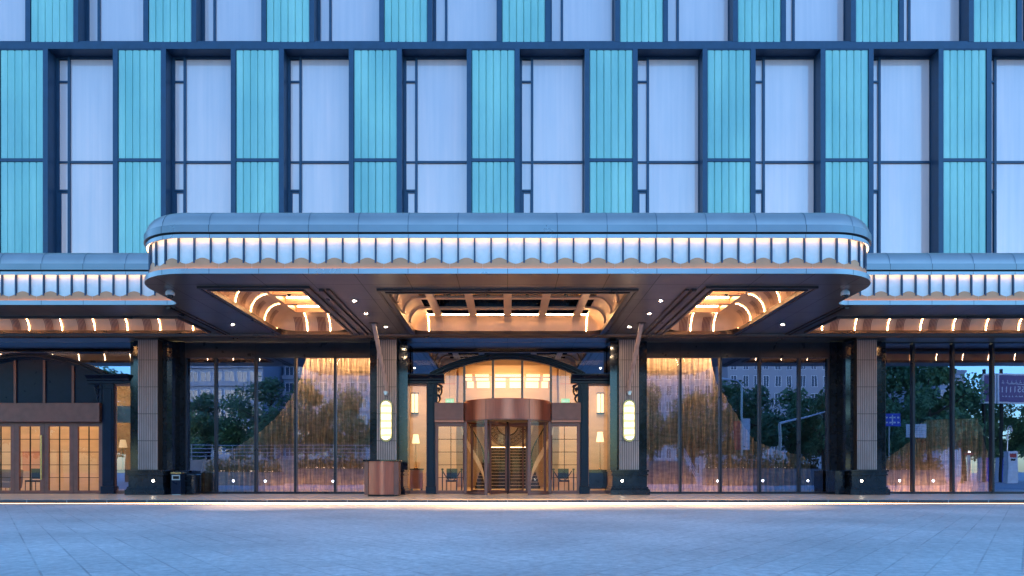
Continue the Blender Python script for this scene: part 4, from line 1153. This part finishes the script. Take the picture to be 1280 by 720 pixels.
# planters with shrubs
def shrub_mesh(L, h, seed, n):
    rnd = random.Random(seed); mb = MB()
    for i in range(n):
        p_ = Vector((rnd.uniform(-L/2, L/2), rnd.gauss(0,.25), abs(rnd.gauss(0,.5))*h)); s_ = rnd.uniform(.05,.14)
        u = Vector((rnd.gauss(0,1), rnd.gauss(0,1), rnd.gauss(0,1))).normalized(); w = u.orthogonal().normalized()
        mb.quad(p_-u*s_, p_+w*s_*.6, p_+u*s_, p_-w*s_*.6)
    return mb
def planter(pa, pb, D, zt, label, lights):
    xa, xb = RX(pa, D), RX(pb, D); y = RY(D); xc = (xa+xb)/2; L = xb-xa
    o = empty('planter', label, 'planter', (xc, y, 0))
    mb = MB(); mb.box(-L/2, L/2, -.5, .5, 0, zt); mb.build('wall', M['concrete'], o, bevel=.02)
    mb = MB(); mb.box(-L/2+.08, L/2-.08, -.42, .42, zt+.001, zt+.03); mb.build('soil', M['soil'], o)
    q = shrub_mesh(L-.3, .9, int(pa), int(L*260)).build('shrubs', M['shrub'], o, recalc=False); q.location = (0,0,zt)
    mb = MB(); mb.box(-L/2+.2, L/2-.2, -.40, -.36, zt+.05, zt+.09); mb.build('light_strip', M['led'], o)
    for px in lights:
        mb = MB(); mb.lathe((0,0,0), [(.001, 0), (.09, 0)], 12, cap=False); q = mb.build('wall_light', M['spot'], o); q.rotation_euler = (-PI/2,0,0); q.location = (RX(px, D)-xc, .503, RZ(601, D))
planter(256, 352, 50, .95, 'stone planter with shrubs reflected low in the first three left panes', (262, 296, 334))
planter(372, 466, 53, 1.2, 'long grey planter reflected behind the curtain near the podium', (420,))
planter(882, 1024, 50, 1.2, 'grey stone planter reflected right of the steps in the right window wall', (896, 952, 1006))
planter(1106, 1178, 50, 1.1, 'dark planter with lights reflected in the far right window wall', (1122, 1163))
# steps with railings
D = 55; sx0, sx1 = RX(806, D), RX(872, D)
o = empty('garden_steps', 'flight of garden steps with steel rails reflected in the right window wall', 'steps', ((sx0+sx1)/2, RY(D), 0))
mb = MB(); hw = (sx1-sx0)/2
for i in range(12): mb.box(-hw, hw, -4.5, -.32*i, i*.16, (i+1)*.16-.004)
mb.build('treads', M['concrete'], o)
for s in (-1, 1):
    mb = MB()
    for hgt in (.4, .7, 1.0): mb.tube([(s*hw, 0, hgt), (s*hw, -3.6, hgt+1.9)], .03, 6)
    for i in range(4): mb.tube([(s*hw, -1.2*i, .16+.633*i), (s*hw, -1.2*i, 1.0+.633*i)], .03, 6)
    mb.build('railing', M['steel'], o, smooth=True)
# terrace rail
D = 58; o = empty('terrace_railing', 'horizontal steel terrace railing reflected in the left window wall', 'railing', (RX(330, D), RY(D), 0))
mb = MB(); L = RX(470, D)-RX(190, D)
mb.box(-L/2, L/2, -.3, 0, 0, 2.0); mb.build('terrace_wall', M['concrete'], o)
mb = MB()
for z in (2.3, 2.6, 2.9, 3.2): mb.tube([(-L/2, 0, z), (L/2, 0, z)], .035, 6)
for i in range(12): mb.tube([(-L/2+L*i/11, 0, 2.0), (-L/2+L*i/11, 0, 3.25)], .035, 6)
mb.build('rails', M['steel'], o, smooth=True)
# street lamp
D = 60; o = empty('street_lamp', 'tall pale street lamp with curved arm reflected in the third right pane', 'street lamp', (RX(927, D), RY(D), 0))
h = RZ(476, D); mb = MB(); mb.tube([(0,0,0), (0,0,h*.9), (-.05,0,h*.96), (-.4,0,h), (-1.1,0,h+.1)], [.11,.08,.07,.06,.05], 10); mb.build('pole', M['steel'], o, smooth=True)
mb = MB(); mb.tube([(-1.0,0,h+.07), (-1.7,0,h+.12)], [.08,.13], 8); mb.build('lamp_head', M['white'], o, smooth=True)
mb = MB(); mb.box(.1, .7, -.03, .03, 2.9, 5.6); mb.build('banner', M['white'], o)
mb = MB(); mb.box(-.65, -.1, -.03, .03, 2.9, 5.4); mb.build('banner', M['red'], o)
# boom
D = 58; o = empty('parking_barrier', 'white raised barrier reflected at the right of the right window wall', 'barrier', (RX(977, D), RY(D), 0))
mb = MB(); mb.tube([(0,0,0), (0,0,RZ(529, D))], .12, 8); mb.build('post', M['steel'], o, smooth=True)
mb = MB(); mb.tube([(0,0,RZ(529, D)), (RX(1034, D)-RX(977, D), 0, RZ(514, D))], [.1,.05], 8); mb.build('arm', M['white'], o, smooth=True)
# road sign
D = 56; o = empty('road_sign', 'blue road sign on a pole reflected in the far right window wall', 'sign', (RX(1114.5, D), RY(D), 0))
mb = MB(); mb.tube([(0,0,0), (0,0,RZ(520, D))], .05, 8); mb.build('pole', M['steel'], o, smooth=True)
a, b = RX(1107, D)-RX(1114.5, D), RX(1128, D)-RX(1114.5, D); z0, z1 = RZ(533, D), RZ(517, D)
mb = MB(); mb.box(a, b, .06, .1, z0, z1); mb.build('sign_face', M['blue'], o)
mb = MB(); xm = (a+b)/2
mb.box(xm-.04, xm+.04, .102, .106, z0+.12, z1-.12)
for i in range(4):
    for j in range(2): mb.box(a+.12+.32*i, a+.30+.32*i, .102, .107, z0+.25+.4*j, z0+.37+.4*j)
mb.build('sign_marks', M['white'], o)
D = 52; o = empty('notice_board', 'white notice board on a dark post reflected in the far right window wall', 'notice board', (RX(1147, D), RY(D), 0))
mb = MB(); mb.box(-.75, .72, .05, .11, RZ(547, D), RZ(530, D)); mb.build('board', M['white'], o)
mb = MB(); mb.box(-.35, -.12, -.05, .04, 0, RZ(530, D)); mb.build('post', M['iron'], o)
mb = MB()
for i in range(5): mb.box(-.6, .55-.15*(i % 2), .112, .114, RZ(533, D)-.15*i-.02, RZ(533, D)-.15*i)
mb.build('text_lines', M['bldg_grey'], o)
# billboard
D = 64; xa, xb = RX(1228, D), RX(1330, D)
o = empty('billboard', 'purple billboard with a phone number reflected high in the far right window wall', 'billboard', ((xa+xb)/2, RY(D), 0))
z0, z1 = RZ(502.5, D), RZ(469.5, D); w2 = (xb-xa)/2; xs_ = RX(1244, D)-(xa+xb)/2
for a, b in ((-w2, xs_-.15), (xs_, w2)):
    mb = MB(); mb.box(a, b, -.15, .1, z0-.15, z1+.15); mb.build('frame', M['white'], o)
    mb = MB(); mb.box(a+.15, b-.12, .102, .13, z0, z1); mb.build('poster', M['plum'], o)
for px in (1217+16, 1252):
    mb = MB(); xx = RX(px, D)-(xa+xb)/2; mb.box(xx-.08, xx+.08, -.4, -.16, 0, z1+.6); mb.build('support', M['iron'], o)
def text_mesh(body, size, mat, parent, loc, rot, name):
    cu = bpy.data.curves.new(name, 'FONT'); cu.body = body; cu.size = size; cu.extrude = .004; cu.align_x = 'LEFT'
    t = bpy.data.objects.new(name, cu); COL.objects.link(t)
    dg = bpy.context.evaluated_depsgraph_get(); me = bpy.data.meshes.new_from_object(t.evaluated_get(dg))
    bpy.data.objects.remove(t); q = bpy.data.objects.new(name, me); me.materials.append(mat); COL.objects.link(q)
    q.parent = parent; q.location = loc; q.rotation_euler = rot; return q
t = text_mesh('-81551111', .78, M['white'], o, (0,0,0), (PI/2, 0, PI), 'phone_number')
# facing +y: text runs toward -x; its end (last digit) is at px 1249
wtxt = max(v.co.x for v in t.data.vertices); t.location = (RX(1249, D)-(xa+xb)/2 + wtxt, .14, RZ(490.5, D))
mb = MB(); rr = random.Random(5)
for row, (yy, n_, hh) in enumerate(((477, 6, .28), (495, 11, .16))):
    x_ = RX(1249, D)-(xa+xb)/2; z_ = RZ(yy, D)
    for i in range(n_):
        wd = rr.uniform(.12,.2) if row else .22
        mb.box(x_, x_+wd, .132, .137, z_-hh/2, z_-hh/2+.05); mb.box(x_+wd*.4, x_+wd*.55, .1325, .1375, z_-hh/2+.052, z_+hh/2); 
        x_ += .40 if not row else rr.uniform(.22,.34)
mb.build('small_lettering', M['white'], o)
mb = MB(); mb.tube([(RX(1257+4*i, D)-(xa+xb)/2, .14, RZ(479.8+ .05*i*i, D)) for i in range(9)], .035, 6); mb.build('swoosh', M['white'], o)
# gate machine, kiosk panels, cones, car-park lamp
D = 60; o = empty('ticket_machine', 'white car park ticket machine with red screen reflected at the far right', 'ticket machine', (RX(1261.5, D), RY(D), 0))
hw = .42; mb = MB(); mb.box(-hw, hw, -.3, .3, 0, RZ(564, D)); mb.build('cabinet', M['white'], o, bevel=.03)
mb = MB(); mb.box(-.28, .28, .302, .32, RZ(572, D), RZ(567, D)); mb.build('screen', M['red'], o)
mb = MB(); mb.box(-.2, .2, .302, .32, RZ(576, D), RZ(573.5, D)); mb.build('slot', M['iron'], o)
D = 66
for i, (a, b, mt, lab) in enumerate(((1222, 1232, 'bldg_blue', 'pale blue hoarding panel reflected left of the last mullion'), (1233, 1239, 'blue', 'dark blue hoarding panel reflected behind the last mullion'), (1242, 1247, 'bldg_blue', 'narrow pale hoarding panel reflected just right of the last mullion'), (1248, 1254, 'blue', 'dark blue hoarding panel reflected beside the ticket machine'))):
    mb = MB(); mb.box(0, RX(b, D)-RX(a, D), -.04, .04, 0, RZ(572, D)); mb.box(.1, RX(b, D)-RX(a, D)-.1, .041, .05, RZ(583, D), RZ(576, D))
    q = mb.build('hoarding_panel', M[mt]); q.location = (RX(a, D), RY(D)+.01*i, 0); tag(q, lab, 'panel', 'hoarding panels at the car park')
D = 58
for px, lab in ((1203, 'green cone reflected on the drive right of the planter'), (1182, 'green cone reflected near the planter end')):
    mb = MB(); mb.box(-.2, .2, -.2, .2, 0, .04); mb.lathe((0,0,.041), [(.16, 0), (.03, .7)], 14); q = mb.build('traffic_cone', M['green'], smooth=True); q.location = (RX(px, D), RY(D), 0); tag(q, lab, 'cone')
D = 68; o = empty('car_park_lamp', 'small hooked lamp post reflected above the ticket machine', 'lamp post', (RX(1257, D), RY(D), 0))
h = RZ(535, D); mb = MB(); mb.tube([(0,0,0), (0,0,h), (.1,0,h+.15), (.3,0,h+.15), (.36,0,h-.05)], .05, 8); mb.build('pole', M['steel'], o, smooth=True)
mb = MB(); mb.tube([(.36,0,h-.05), (.36,0,h-.35)], [.05,.12], 8); mb.build('lamp_head', M['white'], o)
o = empty('barrier_light', 'red barrier with a bright lamp reflected in the middle far right pane', 'barrier', (RX(1211, D), RY(D), 0))
mb = MB(); mb.box(-.1, .1, -.1, .1, 0, RZ(569, D)); mb.build('post', M['steel'], o)
mb = MB(); mb.box(-.35, .35, -.15, .15, RZ(569, D)+.003, RZ(566, D)); mb.build('beacon', M['red'], o)
mb = MB(); mb.lathe((.08, .0, RZ(565.5, D)), [(.08,0),(.1,.08),(.04,.14)], 10); mb.build('bulb', M['spot'], o)
# buildings
def block(x0, x1, y, h, depth, wall, cols, rows, zs, label, name='apartment_block', ww=.55, balc=False):
    xc = (x0+x1)/2; w = x1-x0
    o = empty(name, label, 'building', (xc, y, 0))
    mb = MB(); mb.box(-w/2, w/2, -depth, 0, 0, h); mb.build('walls', wall, o)
    mb = MB(); mb.box(-w/2-.2, w/2+.2, -depth-.2, .2, h+.001, h+.5); mb.build('parapet', wall, o)
    cw = w/cols; fh = h/rows; first = None; cnt = 0
    for r_ in range(rows):
        for c_ in range(cols):
            if cnt >= 100: break
            cnt += 1
            loc = (-w/2+cw*(c_+.5), .0, fh*r_+fh*.5)
            if first is None:
                mb = MB(); a = cw*ww/2; b = fh*.3
                mb.box(-a, a, .002, .12, -b-.08, -b); mb.box(-a, a, .002, .12, b, b+.08); mb.box(-a, -a+.08, .002, .12, -b, b); mb.box(a-.08, a, .002, .12, -b, b); mb.box(-.04, .04, .002, .1, -b, b)
                first = mb.build('window', M['white'], o)
                mb = MB(); mb.box(-a+.08, a-.08, .003, .03, -b, b); mb.build('glazing', M['win_dark'], first)
                first.location = loc
            else: inst(first, o, loc)
    if balc:
        mb = MB()
        for r_ in range(rows): mb.box(-w/2-.1, w/2+.1, .0, .7, fh*r_+.05, fh*r_+.9)
        mb.build('balcony_bands', M['bldg_grey'] if wall is not M['bldg_grey'] else M['white'], o)
    return o
D = 130
block(RX(205, D), RX(328, D), RY(D), 34, 14, M['bldg_blue'], 8, 10, 0, 'blue banded tower block reflected in the first left panes', balc=True, ww=.8)
block(RX(332, D), RX(480, D), RY(D+10), 36, 14, M['bldg_blue'], 9, 11, 0, 'blue banded tower block reflected behind the tallest tree', balc=True, ww=.7)
block(RX(800, D), RX(905, D), RY(D+6), 34, 14, M['bldg_grey'], 8, 11, 0, 'grey apartment block reflected behind the right curtain')
block(RX(910, D), RX(1040, D), RY(D), 36, 14, M['bldg_grey'], 9, 11, 0, 'grey apartment block reflected above the street lamp', ww=.5)
block(RX(1096, D), RX(1112, D), RY(D), 30, 10, M['bldg_blue'], 2, 10, 0, 'narrow pale tower reflected beside the right fluted column')
block(RX(1178, D), RX(1207, D), RY(D), RZ(466, D), 12, M['bldg_blue'], 5, 7, 0, 'flat-roofed pale block reflected above the trees at far right')
block(RX(1214, D), RX(1232, D), RY(D+20), RZ(484, D+20), 12, M['bldg_grey'], 4, 6, 0, 'low distant block reflected left of the billboard')

# ------------------------------------------------------------------ light
w = bpy.data.worlds.new('World'); scene.world = w; w.use_nodes = True; nt = w.node_tree
bg = nt.nodes['Background']; sky = N(nt, 'ShaderNodeTexSky'); sky.sky_type = 'NISHITA'; sky.sun_disc = False
sky.sun_elevation = math.radians(6); sky.sun_rotation = math.radians(-20); sky.altitude = 0; sky.air_density = 1.0; sky.dust_density = .6; sky.ozone_density = 3.5
mx = N(nt, 'ShaderNodeMix', data_type='RGBA', blend_type='MULTIPLY'); mx.inputs[0].default_value = 1; mx.inputs[7].default_value = (6.8, 7.8, 8.2, 1)
nt.links.new(sky.outputs[0], mx.inputs[6]); nt.links.new(mx.outputs[2], bg.inputs[0]); bg.inputs[1].default_value = .15
sd = bpy.data.lights.new('sun', 'SUN'); sd.energy = .3; sd.angle = math.radians(10); sd.color = (1., .9, .8)
so = bpy.data.objects.new('sun', sd); COL.objects.link(so)
so.rotation_euler = (math.radians(84), 0, math.radians(180+20)); so.location = (0, 0, 60)

# ------------------------------------------------------------------ camera
cd = bpy.data.cameras.new('camera'); cam = bpy.data.objects.new('camera', cd); COL.objects.link(cam); scene.camera = cam
cam.location = (0, CAMY, EYE); cam.rotation_euler = (PI/2, 0, 0)
cd.sensor_width = 36; cd.lens = 36*F/1280; cd.shift_x = (640-634.5)/1280; cd.shift_y = (590-360)/1280
cd.clip_start = .1; cd.clip_end = 3000
scene.view_settings.view_transform = 'Standard'; scene.view_settings.look = 'None'; scene.view_settings.exposure = 0; scene.view_settings.gamma = 1
scene.render.engine = 'CYCLES'
scene.cycles.use_denoising = True
scene.cycles.max_bounces = 8; scene.cycles.transparent_max_bounces = 24; scene.cycles.sample_clamp_indirect = 6
